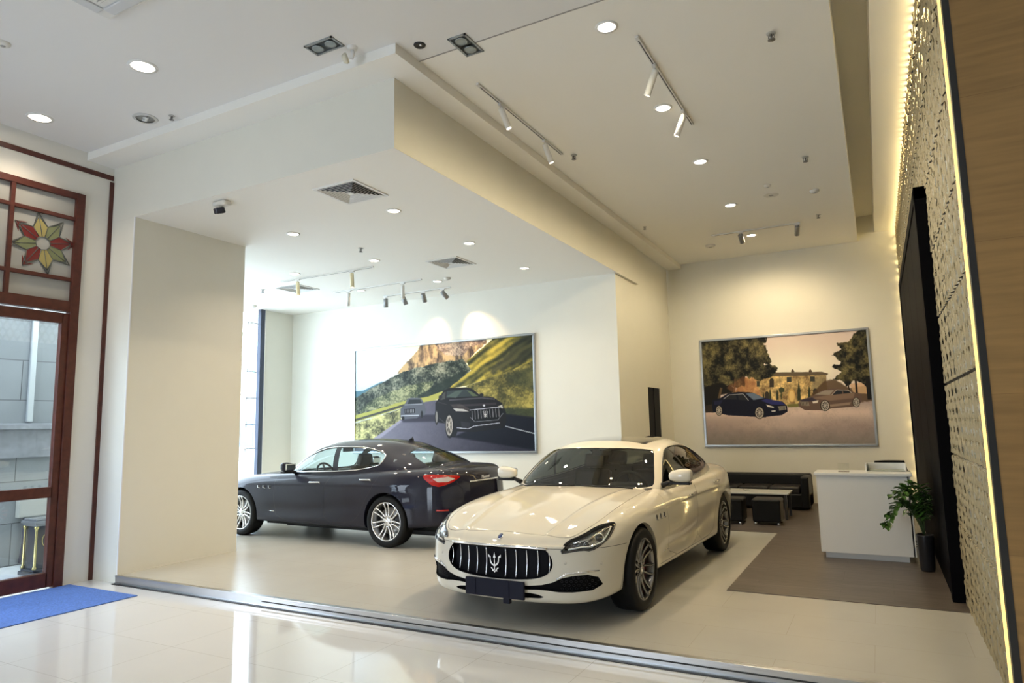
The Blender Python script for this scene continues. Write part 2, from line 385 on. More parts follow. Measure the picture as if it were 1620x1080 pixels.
# entrance screen: timber frame, stained glass over a glazed door
FX0, FX1 = -8.45, -8.35
b = MB()
for y in (1.15, 2.95): b.box((FX0, y, 0), (FX1, y + .09, 4.63), .006)
b.box((FX0, 4.46, 0), (FX1, 4.56, 4.63), .006)
for z in (3.16, 4.55): b.box((FX0 + .004, 1.17, z + .002), (FX1 - .004, 4.52, z + (.13 if z < 4 else .078)), .003)
for y in (3.76, 2.10): b.box((FX0 + .01, y, 3.25), (FX1 - .010, y + .045, 4.58), .004)
for z in (3.53, 4.28): b.box((FX0 + .014, 1.2, z), (FX1 - .014, 4.5, z + .045), .004)
scr = tag(b.build('door_1', brown), kind='structure')
b = MB(); b.box((-8.405, 1.2, 3.2), (-8.399, 4.5, 4.6)); b.build('transom_glass', mat('frosted_glass', (.38, .38, .36), .3), scr)
def star(cy, cz):
    cols = {'r': mat('stained_red', (.17, .018, .015), .3), 'y': mat('stained_yellow', (.38, .32, .12), .2), 'g': mat('stained_green', (.20, .22, .11), .2), 'w': mat('stained_clear', (.36, .38, .36), .2), 'k': mat('leading', (.09, .10, .09), .5)}
    bs = {k: MB() for k in cols}; lead = bs['k']
    n = 8; seq = 'rgyrgyrg'; seq = ['r', 'g', 'y', 'r', 'g', 'r', 'y', 'g']
    r0, r1, r2, r3 = .082, .262, .365, .25
    for k in range(n):
        a = 2 * PI * k / n + .2; p = lambda r, t: (cy + r * math.cos(a + t), cz + r * math.sin(a + t))
        d = PI / n; c = seq[k]
        bs[c].prism([p(r0, -d), p(r1 * .78, -d), p(r1 * 1.2, 0), p(r1 * .78, d), p(r0, d)], -8.398, -8.392, 'x')
        if k in (0, 3, 5): bs['r'].prism([p(r1 * 1.2, 0), p(r1 * 1.05, -d * .7), p(r2, 0), p(r1 * 1.05, d * .7)], -8.398, -8.393, 'x')
        for q0, q1 in ((p(r0, d), p(r1 * .78, d)), (p(r1 * .78, -d), p(r1 * 1.2, 0)), (p(r1 * 1.2, 0), p(r1 * .78, d)), (p(r1 * .78, -d), p(r2, 0)), (p(r2, 0), p(r1 * .78, d)), (p(r0, 0), p(r1 * 1.2, 0)), (p(r0, -d), p(r0, d))):
            lead.tube([(-8.392, *q0), (-8.392, *q1)], .0045, 5)
    bs['w'].lathe([(0, .004), (r0, .004), (r0, 0)], 20, frame_m((-8.396, cy, cz), (1, 0, 0)))
    for k, bb in bs.items(): bb.build('stained_glass' if k != 'k' else 'leading', cols[k], scr)
star(4.135, 3.93); star(2.50, 3.93)
b = MB(); b.box((-8.44, 4.38, .02), (-8.37, 4.46, 3.14), .005); b.box((-8.44, 3.04, .02), (-8.37, 3.12, 3.14), .005)
for z0, z1 in ((.02, .18), (1.01, 1.13), (3.02, 3.14)): b.box((-8.44, 3.1, z0), (-8.37, 4.40, z1), .005)
dl = b.build('door_leaf', brown, scr)
b = MB(); b.box((-8.41, 3.1, .15), (-8.402, 4.40, 1.04)); b.box((-8.41, 3.1, 1.1), (-8.402, 4.40, 3.05)); b.build('door_glass', glass('door_pane', (.86, .90, .92)), dl)
b = MB(); b.box((-8.44, 1.24, .02), (-8.37, 2.95, .2), .005); b.box((-8.44, 1.24, 1.01), (-8.37, 2.95, 1.13)); b.box((-8.44, 1.24, 3.02), (-8.37, 2.95, 3.14)); b.build('side_leaf', brown, scr)

# yard outside the entrance
conc = tile_mat('yard_wall_slabs', (.30, .31, .31), (.26, .27, .27), (.12, .12, .12), 1.1, .55, .8, .006, .5, vein=.12)
def _rot(m):
    mp = [n for n in m.node_tree.nodes if n.type == 'MAPPING'][0]; mp.inputs['Rotation'].default_value = (0, PI / 2, PI / 2)
_rot(conc)
sbox('wall_yard', (-10.6, 1, -.1), (-10.35, 6.4, 3.9), conc)
b = MB(); b.box((-10.36, 1, 1.42), (-10.30, 6.4, 1.80)); b.box((-10.36, 1, 1.80), (-10.24, 6.4, 1.88), .01); S('trim_7', b, mat('ledge_stone', (.30, .30, .31), .7, noise=.15))
b = MB(); b.box((-10.345, 5.02, 1.9), (-10.30, 5.10, 3.8), .01); S('trim_8', b, mat('downpipe', (.6, .62, .63), .3, .6))
sbox('floor_yard', (-20, -8, -.12), (-8.39, 6.4, -.01), mat('yard_paving', (.55, .55, .53), .6, noise=.1))
sbox('floor_street', (-60, 6.4, -.25), (-12.1, 40, -.02), mat('street_paving', (.6, .6, .6), .7))
# ------------------------------------------------------------------ car surfaces
def _basis(n_ctrl, per):
    M = (n_ctrl - 1) * per + 1; B = np.zeros((M, n_ctrl + 2))
    for a in range(M):
        k = min(a // per, n_ctrl - 2); t = (a - k * per) / per
        w = np.array([(1 - t) ** 3, 3 * t ** 3 - 6 * t ** 2 + 4, -3 * t ** 3 + 3 * t ** 2 + 3 * t + 1, t ** 3]) / 6
        B[a, k:k + 4] = w
    return B

def net_surface(C, pi, pj, sculpt=None):
    """uniform cubic B-spline over a control net whose first, last stations and last row lie on the centre plane"""
    C = np.asarray(C, float); mir = np.array([1, -1, 1.])
    E = np.concatenate([C[1:2] * mir, C, C[-2:-1] * mir], 0)
    E = np.concatenate([2 * E[:, :1] - E[:, 1:2], E, E[:, -2:-1] * mir], 1)
    S = np.einsum('ai,ijk,bj->abk', _basis(C.shape[0], pi), E, _basis(C.shape[1], pj))
    if sculpt: S = sculpt(S)
    S[0, :, 1] = 0; S[-1, :, 1] = 0; S[:, -1, 1] = 0
    du = np.gradient(S, axis=0); dv = np.gradient(S, axis=1)
    N = np.cross(du, dv)
    # degenerate spine rows: fill from neighbours
    ln = np.linalg.norm(N, axis=2)
    for j in range(S.shape[1] - 1, -1, -1):
        bad = ln[:, j] < 1e-9
        if bad.any() and j > 0: N[bad, j] = N[bad, j - 1]
    N[0, :, 1] = 0; N[-1, :, 1] = 0; N[:, -1, 1] = 0
    ln = np.linalg.norm(N, axis=2, keepdims=True); N = N / np.maximum(ln, 1e-12)
    ni, nj = S.shape[:2]; idx = np.arange(ni * nj).reshape(ni, nj)
    a, b, c, d = idx[:-1, :-1].ravel(), idx[1:, :-1].ravel(), idx[1:, 1:].ravel(), idx[:-1, 1:].ravel()
    T = np.concatenate([np.stack([a, b, c], 1), np.stack([a, c, d], 1)])
    V = S.reshape(-1, 3); N = N.reshape(-1, 3)
    # outward orientation
    ctr = np.array([-1.5, 0, .7]); q = V[len(V) // 2 - 3] - ctr
    side = V[:, 1] > .6
    if side.any() and N[side][:, 1].mean() < 0: N = -N; T = T[:, ::-1]
    ar = np.linalg.norm(np.cross(V[T[:, 1]] - V[T[:, 0]], V[T[:, 2]] - V[T[:, 0]]), axis=1)
    return V, N, T[ar > 1e-10]

def clip(M, f):
    """split a triangle mesh along f = 0 -> (inside where f<0, outside)"""
    V, N, T = M
    if len(T) == 0: return M, M
    s = f < 0; st = s[T]; c = st.sum(1)
    Ti = [T[c == 3]]; To = [T[c == 0]]
    mix = T[(c == 1) | (c == 2)]; sm = s[mix]; odd1 = sm.sum(1) == 1
    pos = np.where(odd1, np.argmax(sm, 1), np.argmin(sm, 1))
    r = np.arange(len(mix)); a = mix[r, pos]; b = mix[r, (pos + 1) % 3]; d = mix[r, (pos + 2) % 3]
    ed = np.concatenate([np.sort(np.stack([a, b], 1), 1), np.sort(np.stack([a, d], 1), 1)])
    if len(ed):
        key = ed[:, 0].astype(np.int64) * (len(V) + 1) + ed[:, 1]
        u, first, inv = np.unique(key, return_index=True, return_inverse=True); ue = ed[first]
        f0, f1 = f[ue[:, 0]], f[ue[:, 1]]; t = (f0 / (f0 - f1))[:, None]
        nv = V[ue[:, 0]] * (1 - t) + V[ue[:, 1]] * t; nn = N[ue[:, 0]] * (1 - t) + N[ue[:, 1]] * t
        nn /= np.maximum(np.linalg.norm(nn, axis=1, keepdims=True), 1e-9)
        base = len(V); V = np.concatenate([V, nv]); N = np.concatenate([N, nn])
        p = base + inv[:len(mix)]; q = base + inv[len(mix):]
        t1 = np.stack([a, p, q], 1); t2 = np.stack([p, b, d], 1); t3 = np.stack([p, d, q], 1)
        Ti += [t1[odd1], t2[~odd1], t3[~odd1]]; To += [t1[~odd1], t2[odd1], t3[odd1]]
    def comp(TT):
        TT = np.concatenate(TT)
        if len(TT) == 0: return (V[:0], N[:0], TT)
        u, inv = np.unique(TT, return_inverse=True)
        return (V[u], N[u], inv.reshape(TT.shape))
    return comp(Ti), comp(To)

def merge(*Ms):
    V, N, T, o = [], [], [], 0
    for m in Ms:
        if len(m[2]) == 0: continue
        V.append(m[0]); N.append(m[1]); T.append(m[2] + o); o += len(m[0])
    if not V: return Ms[0]
    return np.concatenate(V), np.concatenate(N), np.concatenate(T)

def mirrored(M):
    m = np.array([1, -1, 1.]); return M[0] * m, M[1] * m, M[2][:, ::-1]

def sdf(P, poly):
    """signed distance (negative inside) of 2-D points to a closed outline"""
    poly = np.asarray(poly, float); A = poly; B = np.roll(poly, -1, 0)
    d2 = np.full(len(P), 1e9); ins = np.zeros(len(P), bool)
    for a, b in zip(A, B):
        ab = b - a; L = ab @ ab
        if L < 1e-12: continue
        t = np.clip(((P - a) @ ab) / L, 0, 1); q = P - a - t[:, None] * ab
        d2 = np.minimum(d2, (q * q).sum(1))
        cr = ((a[1] > P[:, 1]) != (b[1] > P[:, 1]))
        with np.errstate(divide='ignore', invalid='ignore'):
            xx = (b[0] - a[0]) * (P[:, 1] - a[1]) / (b[1] - a[1]) + a[0]
        ins ^= cr & (P[:, 0] < xx)
    d = np.sqrt(d2); return np.where(ins, -d, d)

def soft(poly, n=2, closed=True):
    """corner cutting"""
    P = np.asarray(poly, float)
    for _ in range(n):
        Q = np.roll(P, -1, 0)
        if closed: P = np.stack([P * .75 + Q * .25, P * .25 + Q * .75], 1).reshape(-1, P.shape[1])
        else:
            a, b = P[:-1], P[1:]
            P = np.concatenate([P[:1], np.stack([a * .75 + b * .25, a * .25 + b * .75], 1).reshape(-1, P.shape[1]), P[-1:]])
    return P

def crv(x, pts):
    """smooth interpolation through (x, value) knots"""
    pts = sorted(pts); xs = np.array([p[0] for p in pts]); ys = np.array([p[1] for p in pts])
    m = np.gradient(ys, xs); x = np.clip(x, xs[0], xs[-1]); k = np.clip(np.searchsorted(xs, x) - 1, 0, len(xs) - 2)
    h = xs[k + 1] - xs[k]; t = (x - xs[k]) / h
    return (2 * t**3 - 3 * t**2 + 1) * ys[k] + (t**3 - 2 * t**2 + t) * h * m[k] + (-2 * t**3 + 3 * t**2) * ys[k + 1] + (t**3 - t**2) * h * m[k + 1]

def body_net(D):
    """control net of the lower body: stations run round the plan outline, rows from the sill over the shoulder to the centre line"""
    st = D['stations']; n = len(st); C = []
    xy = np.array([[s[0], s[1]] for s in st]); ext = np.concatenate([xy[1:2] * [1, -1], xy, xy[-2:-1] * [1, -1]])
    for i, (x, y, zb, zs, ze, xs) in enumerate(st):
        tan = ext[i + 2] - ext[i]; tan /= np.linalg.norm(tan); nrm = np.array([-tan[1], tan[0]])
        if nrm @ (xy[i] - np.array([-1.5, 0])) < 0: nrm = -nrm
        def at(off, z): p = xy[i] - nrm * off; return [p[0], max(p[1], 0) if i not in (0, n - 1) else 0, z]
        prof = D['profile'](x, y)      # offsets for rows 1..9
        zm = [zb, zb + .02, zb + (.40 - zb) * .45, .40, .53, .66, .66 + (zs - .66) * .55, zs, zs + (ze - zs) * .6, ze]
        rows = [at(.30, zb + .03)]
        for k in range(1, 10): rows.append(at(prof[k - 1], zm[k]))
        e = np.array(rows[-1][:2]); c = np.array([xs, 0.])
        for t in (.30, .62, .85, 1.0):
            p = e * (1 - t) + c * t
            rows.append([p[0], p[1] if t < 1 else 0, D['deck'](p[0], p[1], t, ze)])
        C.append(rows)
    return np.array(C)

def cabin_net(D):
    C = []
    for (b, t, xs) in D['cabin']:
        b = np.array(b, float); t = np.array(t, float); d = t - b
        out = np.array([b[0] - (-2.1), b[1], 0.]) if b[1] < .6 else np.array([0, 1., 0]); out /= np.linalg.norm(out)
        bl = D.get('bulge', .03)
        rows = [b + np.array([(.06 if b[0] < -3 else -.06) if b[1] < .6 else 0, -.03 if b[1] > .2 else 0, -.13]), b, b + d * .35 + out * bl, b + d * .7 + out * bl * .95, t + out * .005 - np.array([0, 0, .01])]
        c = np.array([xs, 0, 0]); 
        for f in (.14, .4, .7, 1.):
            p = t * (1 - f) + c * f; p[1] = t[1] * (1 - f)
            p[2] = D['roof'](p[0], p[1]) if f > .2 else t[2] * .55 + D['roof'](p[0], p[1]) * .45
            rows.append(p)
        C.append(rows)
    return np.array(C)

class Shell:
    """a half surface, cut into named pieces"""
    def __init__(s, M):
        s.full = M; s.rest = M; s.gap = []; s.pieces = {}
        fm = mirrored(M); V, N, T = merge(M, fm)
        s.bvh = BVHTree.FromPolygons(V.tolist(), T.tolist())
    def cut(s, name, proj, poly, mask=None, gap=0., grow=0.):
        V = s.rest[0]
        P = {'side': V[:, [0, 2]], 'front': V[:, [1, 2]], 'top': V[:, [0, 1]], 'corner': np.stack([V[:, 1] * .766 - V[:, 0] * .643, V[:, 2]], 1)}[proj]
        f = (poly(P) if callable(poly) else sdf(P, poly)) - grow
        if mask is not None: f = np.maximum(f, mask(V))
        ins, out = clip(s.rest, f)
        if gap > 0 and len(ins[2]):
            V = ins[0]
            P = {'side': V[:, [0, 2]], 'front': V[:, [1, 2]], 'top': V[:, [0, 1]], 'corner': np.stack([V[:, 1] * .766 - V[:, 0] * .643, V[:, 2]], 1)}[proj]
            f = (poly(P) if callable(poly) else sdf(P, poly)) - grow
            if mask is not None: f = np.maximum(f, mask(V))
            ins, ring = clip(ins, f + gap); s.gap.append((ring[0] - ring[1] * .006, ring[1], ring[2]))
        s.rest = out; s.pieces[name] = ins
        return ins
    def hit(s, o, d):
        h = s.bvh.ray_cast(Vector(o), Vector(d).normalized())
        return (np.array(h[0]), np.array(h[1])) if h[0] is not None else (None, None)
    def front(s, y, z, x0=3.): return s.hit((x0, y, z), (-1, 0, 0))
    def back(s, y, z): return s.hit((-7, y, z), (1, 0, 0))
    def side(s, x, z): return s.hit((x, 3, z), (0, -1, 0))
    def down(s, x, y): return s.hit((x, y, 3), (0, 0, -1))
    def line(s, proj, pts, off=.0):
        out = []
        for u, v in pts:
            p, n = getattr(s, proj)(u, v)
            if p is None: continue
            if proj == 'side' and n[1] < 0 or proj == 'front' and n[0] < 0 or proj == 'down' and n[2] < 0 or proj == 'back' and n[0] > 0: n = -n
            out.append(tuple(p + n * off))
        return out

def put(name, M, mats, parent, both=False):
    if both: M = merge(M, mirrored(M))
    if len(M[2]) == 0: return None
    return np_mesh(name, M[0], M[2], mats, parent, N=M[1])
def offset(M, d): return (M[0] - M[1] * d, M[1], M[2])
# ------------------------------------------------------------------ car data
def _prof(x, y):
    nose = min(1, max(0, (x - .45) / .4))
    a = np.array([.05, .02, .012, .0, .0, .012, .035, .08, .16]); b = np.array([.03, .012, .0, .0, .015, .035, .06, .095, .15])
    return a * (1 - nose) + b * nose

def _deck(zc):
    def f(x, y, t, ze):
        z = float(crv(np.array([x]), zc)[0]); b = (1 - t) ** 1.7
        fr = math.exp(-((x + .15) / .55) ** 2); rr = math.exp(-((x + 3.3) / .5) ** 2)
        return z * (1 - b) + ze * b + (.022 * fr + .012 * rr) * math.exp(-((abs(y) - .70) / .11) ** 2)
    return f

def _roof(zr, k=.055):
    return lambda x, y: float(crv(np.array([x]), zr)[0]) - k * (y / .6) ** 2

def _sm(a, b, x):
    t = np.clip((x - a) / (b - a), 0, 1); return t * t * (3 - 2 * t)
def sculpt_body(S):
    """feature lines: hollow of the doors, shoulder crease, bonnet ridges, rising sill flare"""
    S = S.copy(); x, y, z = S[..., 0], S[..., 1], S[..., 2]; side = _sm(.72, .86, y)
    door = _sm(-2.85, -2.3, x) * (1 - _sm(-.75, -.35, x))
    low = .44 + .10 * _sm(-1.2, -2.6, x)
    dy = -.016 * np.exp(-((z - low) / .085) ** 2) * door + .007 * np.exp(-((z - .31) / .05) ** 2) * door
    zc = .825 - .012 * (x + 1.5) ; cr = _sm(-3.4, -2.9, x) * (1 - _sm(-.25, .1, x))
    dy += .009 * np.exp(-(np.maximum(z - zc, 0) / .05) ** 2 - (np.maximum(zc - z, 0) / .022) ** 2) * cr
    dy += .016 * np.exp(-((x + 3.05) / .42) ** 2 - ((z - .80) / .09) ** 2) + .010 * np.exp(-((x - .02) / .42) ** 2 - ((z - .76) / .07) ** 2)
    hood = _sm(-.9, -.5, x) * (1 - _sm(.70, .95, x)) * (z > .6)
    yr = .40 + .13 * (.8 - x) / 1.3
    dz = .010 * np.exp(-(np.maximum(y - yr, 0) / .05) ** 2 - (np.maximum(yr - y, 0) / .018) ** 2) * hood + .010 * np.exp(-(y / .16) ** 2) * hood
    S[..., 1] = y + dy * side; S[..., 2] = z + dz * (1 - side); return S

QP = dict(
    stations=[(.985, 0, .165, .64, .722, .45), (.975, .22, .165, .64, .724, .43), (.94, .44, .165, .645, .728, .38), (.865, .66, .165, .655, .742, .30),
              (.73, .81, .17, .68, .775, .20), (.51, .90, .18, .735, .825, .10), (.24, .94, .22, .79, .875, -.05), (-.08, .958, .22, .83, .91, -.25),
              (-.45, .958, .215, .85, .94, -.5), (-.85, .955, .21, .86, .962, -.85), (-1.3, .96, .205, .87, .978, -1.3), (-1.8, .962, .20, .88, .988, -1.8),
              (-2.25, .965, .20, .895, .998, -2.25), (-2.7, .975, .20, .915, 1.01, -2.7), (-3.08, .985, .22, .935, 1.022, -3.08), (-3.45, .968, .24, .94, 1.03, -3.4),
              (-3.78, .92, .26, .94, 1.035, -3.6), (-4.02, .82, .28, .94, 1.04, -3.72), (-4.14, .60, .28, .94, 1.05, -3.78), (-4.17, .30, .28, .94, 1.055, -3.8), (-4.18, 0, .28, .94, 1.055, -3.8)],
    profile=_prof,
    deck=_deck([(1.0, .70), (.82, .748), (.65, .785), (.45, .825), (.2, .87), (-.2, .93), (-.6, .972), (-.9, .985), (-1.4, 1.0), (-3.3, 1.05), (-3.8, 1.075), (-4.2, 1.06)]),
    cabin=[((-.66, 0, .95), (-1.25, 0, 1.375), -1.72), ((-.67, .32, .95), (-1.27, .27, 1.372), -1.73), ((-.73, .61, .94), (-1.32, .49, 1.36), -1.76),
           ((-.83, .80, .93), (-1.40, .60, 1.34), -1.80), ((-.97, .865, .93), (-1.51, .66, 1.34), -1.86), ((-1.35, .875, .95), (-1.72, .67, 1.365), -1.92),
           ((-1.77, .875, .95), (-1.94, .67, 1.38), -2.02), ((-2.22, .875, .965), (-2.27, .665, 1.375), -2.22), ((-2.68, .87, .98), (-2.62, .65, 1.345), -2.42),
           ((-3.10, .83, 1.0), (-2.94, .61, 1.285), -2.57), ((-3.46, .74, 1.02), (-3.15, .53, 1.25), -2.68), ((-3.72, .53, 1.03), (-3.23, .41, 1.29), -2.76),
           ((-3.82, .27, 1.035), (-3.27, .2, 1.32), -2.8), ((-3.86, 0, 1.04), (-3.28, 0, 1.325), -2.82)],
    roof=_roof([(-1.2, 1.37), (-1.35, 1.41), (-1.65, 1.452), (-2.05, 1.478), (-2.5, 1.472), (-2.9, 1.42), (-3.2, 1.35), (-3.5, 1.24)], .045),
    axle=(0.0, -3.08), wheel_r=.352, track=.955, arch=[(.01, .365, .382), (-3.08, .365, .382)],
    ws=[(-.9, .985), (.58, .968), (.745, .975), (.765, 1.01), (.69, 1.19), (.63, 1.31), (.58, 1.338), (.3, 1.358), (-.9, 1.366)],
    rw=[(-3.12, -.9), (-3.15, .40), (-3.22, .47), (-3.62, .55), (-3.70, .48), (-3.72, -.9)],
    win=[(-.99, .965), (-1.06, 1.03), (-1.26, 1.17), (-1.45, 1.27), (-1.64, 1.335), (-1.92, 1.357), (-2.27, 1.350), (-2.57, 1.31), (-2.80, 1.24), (-2.96, 1.15), (-2.97, 1.10), (-2.72, 1.065), (-2.3, 1.025), (-1.6, .985)],
    bp=[(-1.64, 1.38), (-1.95, .95), (-2.01, .95), (-1.70, 1.38)],
    door_f=[(-.79, .30), (-.755, .6), (-.76, 1.3), (-2.03, 1.3), (-1.99, .98), (-1.87, .85), (-1.83, .66), (-1.83, .30)],
    door_r=[(-1.83, .30), (-1.83, .66), (-1.87, .85), (-1.99, .98), (-2.03, 1.3), (-3.0, 1.3), (-2.93, .97), (-2.80, .80), (-2.62, .58), (-2.54, .42), (-2.42, .32)],
    hood=[(.805, -.9), (.805, .30), (.80, .56), (.72, .66), (.48, .745), (.1, .76), (-.4, .755), (-.85, .74), (-1.2, .70), (-1.2, -.9)],
    trunk_y=.60,
)
def _scale(L, f): return [tuple(f(*p)) for p in L]
GH = dict(QP)
GH.update(
    stations=[(.93, 0, .19, .62, .715, .42), (.92, .22, .19, .62, .717, .40), (.88, .43, .19, .63, .724, .36), (.80, .64, .19, .65, .745, .28),
              (.66, .79, .20, .69, .785, .18), (.45, .875, .20, .75, .84, .08), (.2, .92, .20, .81, .895, -.05), (-.08, .94, .20, .85, .93, -.25),
              (-.45, .94, .20, .86, .955, -.5), (-.85, .935, .20, .86, .972, -.85), (-1.3, .935, .20, .865, .988, -1.3), (-1.8, .935, .195, .875, 1.0, -1.8),
              (-2.2, .94, .195, .89, 1.012, -2.2), (-2.6, .955, .20, .915, 1.03, -2.6), (-2.98, .97, .215, .935, 1.045, -2.98), (-3.35, .955, .24, .95, 1.05, -3.3),
              (-3.66, .91, .26, .955, 1.055, -3.5), (-3.88, .83, .275, .96, 1.06, -3.62), (-4.01, .63, .28, .965, 1.07, -3.68), (-4.06, .32, .28, .97, 1.075, -3.7), (-4.08, 0, .28, .97, 1.078, -3.7)],
    deck=_deck([(1.0, .70), (.75, .765), (.55, .82), (.3, .88), (0, .93), (-.3, .965), (-.6, .99), (-.9, 1.0), (-1.4, 1.01), (-3.2, 1.07), (-3.7, 1.11), (-3.95, 1.09), (-4.1, 1.08)]),
    cabin=[((-.66, 0, .965), (-1.20, 0, 1.365), -1.7), ((-.68, .30, .965), (-1.22, .27, 1.362), -1.71), ((-.76, .56, .955), (-1.27, .46, 1.35), -1.74),
           ((-.87, .73, .95), (-1.33, .56, 1.335), -1.78), ((-1.0, .81, .945), (-1.42, .61, 1.335), -1.84), ((-1.33, .845, .955), (-1.63, .625, 1.365), -1.9),
           ((-1.72, .85, .965), (-1.88, .63, 1.38), -2.0), ((-2.14, .855, .98), (-2.2, .625, 1.375), -2.2), ((-2.56, .845, .995), (-2.5, .605, 1.34), -2.4),
           ((-2.95, .81, 1.015), (-2.76, .57, 1.285), -2.55), ((-3.32, .73, 1.04), (-2.96, .50, 1.255), -2.64), ((-3.57, .53, 1.06), (-3.03, .38, 1.30), -2.68),
           ((-3.68, .27, 1.07), (-3.07, .2, 1.335), -2.7), ((-3.71, 0, 1.075), (-3.08, 0, 1.34), -2.72)],
    roof=_roof([(-1.15, 1.355), (-1.3, 1.40), (-1.6, 1.45), (-1.9, 1.47), (-2.3, 1.465), (-2.7, 1.425), (-3.0, 1.35), (-3.35, 1.23)]),
    axle=(0.0, -2.998), wheel_r=.352, track=.935, arch=[(.0, .36, .385), (-2.998, .36, .385)],
    ws=[(-.9, .995), (.52, .985), (.66, .995), (.69, 1.03), (.585, 1.285), (.53, 1.32), (.3, 1.348), (-.9, 1.358)],
    rw=[(-2.96, -.9), (-3.0, .40), (-3.08, .47), (-3.46, .555), (-3.56, .50), (-3.60, -.9)],
    win=[(-.93, .985), (-.98, 1.05), (-1.17, 1.18), (-1.37, 1.28), (-1.55, 1.335), (-1.75, 1.357), (-2.0, 1.362), (-2.35, 1.350), (-2.52, 1.318), (-2.68, 1.275), (-2.755, 1.24), (-2.77, 1.185), (-2.755, 1.122), (-2.72, 1.095), (-2.54, 1.06), (-2.3, 1.028), (-1.7, 1.005)],
    bp=[(-1.78, 1.40), (-1.92, .95), (-2.03, .95), (-1.88, 1.40)],
    door_f=[(-.80, .27), (-.765, .6), (-.76, 1.3), (-2.0, 1.3), (-1.955, .99), (-1.83, .85), (-1.805, .66), (-1.812, .27)],
    door_r=[(-1.812, .27), (-1.805, .66), (-1.83, .85), (-1.955, .99), (-2.0, 1.3), (-2.92, 1.3), (-2.86, .97), (-2.73, .765), (-2.59, .565), (-2.505, .416), (-2.38, .31)],
    hood=[(.76, -.9), (.76, .30), (.72, .47), (.62, .60), (.42, .69), (.1, .735), (-.4, .73), (-.9, .68), (-1.15, .68), (-1.15, -.9)],
)

TRIDENT = [  # unit-height outlines of the three-pronged emblem
    [(-.035, .12), (-.03, .55), (-.012, .72), (-.075, .72), (-.05, .80), (0, 1.0), (.05, .80), (.075, .72), (.012, .72), (.03, .55), (.035, .12)],
    [(-.03, .30), (-.14, .36), (-.24, .47), (-.265, .60), (-.27, .74), (-.36, .74), (-.37, .90), (-.30, .83), (-.215, .77), (-.215, .62), (-.17, .50), (-.10, .43), (-.03, .40)],
    [(.03, .40), (.10, .43), (.17, .50), (.215, .62), (.215, .77), (.30, .83), (.37, .90), (.36, .74), (.27, .74), (.265, .60), (.24, .47), (.14, .36), (.03, .30)],
    [(-.03, .10), (-.15, .24), (-.25, .25), (-.13, .14), (-.16, .06), (-.06, .07), (0, 0), (.06, .07), (.16, .06), (.13, .14), (.25, .25), (.15, .24), (.03, .10)]]
def trident(name, m4, h, mt, parent, th=.012):
    b = MB()
    for k, o in enumerate(TRIDENT): b.prism([(u * h, v * h) for u, v in o], -.0005 * k, th - .0005 * k, 'z', m4)
    return b.build(name, mt, parent)

# ------------------------------------------------------------------ wheels
def wheel_meshes(style):
    R = .352; out = []
    b = MB(); b.lathe([(.258, -.004), (.266, .004), (.285, .010), (.315, .010), (.338, -.002), (.349, -.02), (R, -.045), (R, -.19), (.345, -.22), (.32, -.235), (.258, -.235)], 64)
    for zz in (-.07, -.11, -.15): b.lathe([(R + .0006, zz), (R + .0006, zz - .006)], 64)
    out.append(('tyre', b, mat('rubber', (.006, .006, .006), .6, spec=.25)))
    rimc = mat('rim_silver', (.78, .77, .75), .22, .85) if style == 'silver' else mat('rim_grey', (.30, .295, .29), .25, .9)
    b = MB(); b.lathe([(.262, -.002), (.265, -.006), (.262, -.012), (.25, -.014), (.246, -.03), (.235, -.10), (.228, -.20), (.24, -.23)], 64)
    b.lathe([(.262, -.002), (.256, .001), (.249, -.004), (.246, -.03)], 64)
    out.append(('rim', b, rimc))
    b = MB()
    for k in range(7):
        a = 2 * PI * k / 7 + .25
        ca, sa = math.cos(a), math.sin(a)
        for s in (-1, 1):
            pts = []; rr = []
            for t in np.linspace(0, 1, 7):
                r = .045 + t * .207; w = s * (.018 + .016 * t if style == 'silver' else .016 + .026 * t ** .8) ; z = -.045 + .035 * t ** 2 - .012 * math.sin(t * PI)
                pts.append((r * ca - w * sa, r * sa + w * ca, z)); rr.append(.0120 if style == 'silver' else .0125)
            b.tube(pts, rr, 8, up=(0, 0, 1), flat=1.3)
    b.lathe([(0, -.028), (.03, -.028), (.058, -.034), (.075, -.045), (.078, -.075), (0, -.075)], 32)
    out.append(('spokes', b, rimc))
    for k in range(5):
        a = 2 * PI * k / 5 + .3; b = MB(); b.lathe([(0, .006), (.010, .006), (.011, -.01)], 10, Matrix.Translation((.053 * math.cos(a), .053 * math.sin(a), -.036)))
        out.append(('wheel_bolt', b, mat('black_plastic')))
    b = MB(); b.lathe([(0, .006), (.026, .004), (.03, -.004)], 24, Matrix.Translation((0, 0, -.026)))
    out.append(('centre_cap', b, mat('chrome', (.85, .85, .86), .08, 1.)))
    b = MB(); b.lathe([(.06, -.11), (.185, -.11), (.185, -.135), (.06, -.135)], 48); b.lathe([(0, -.1), (.07, -.1), (.07, -.16)], 24)
    out.append(('brake_disc', b, mat('disc_steel', (.35, .35, .36), .35, 1.)))
    b = MB(); n = 10
    prof = [(.115, -.075), (.20, -.075), (.20, -.15), (.115, -.15)]
    P = []
    for k in range(n):
        a = PI + .15 + (k / (n - 1) - .5) * .95; P.append([(r * math.cos(a), r * math.sin(a), z) for r, z in prof])
    b.grid(P, False, cv=True)
    for r in (P[0], P[-1]): b.quad(*r)
    out.append(('brake_caliper', b, mat('caliper_red', (.45, .02, .02), .3, coat=.5) if style != 'silver' else mat('caliper_black', (.02, .02, .022), .3)))
    return out

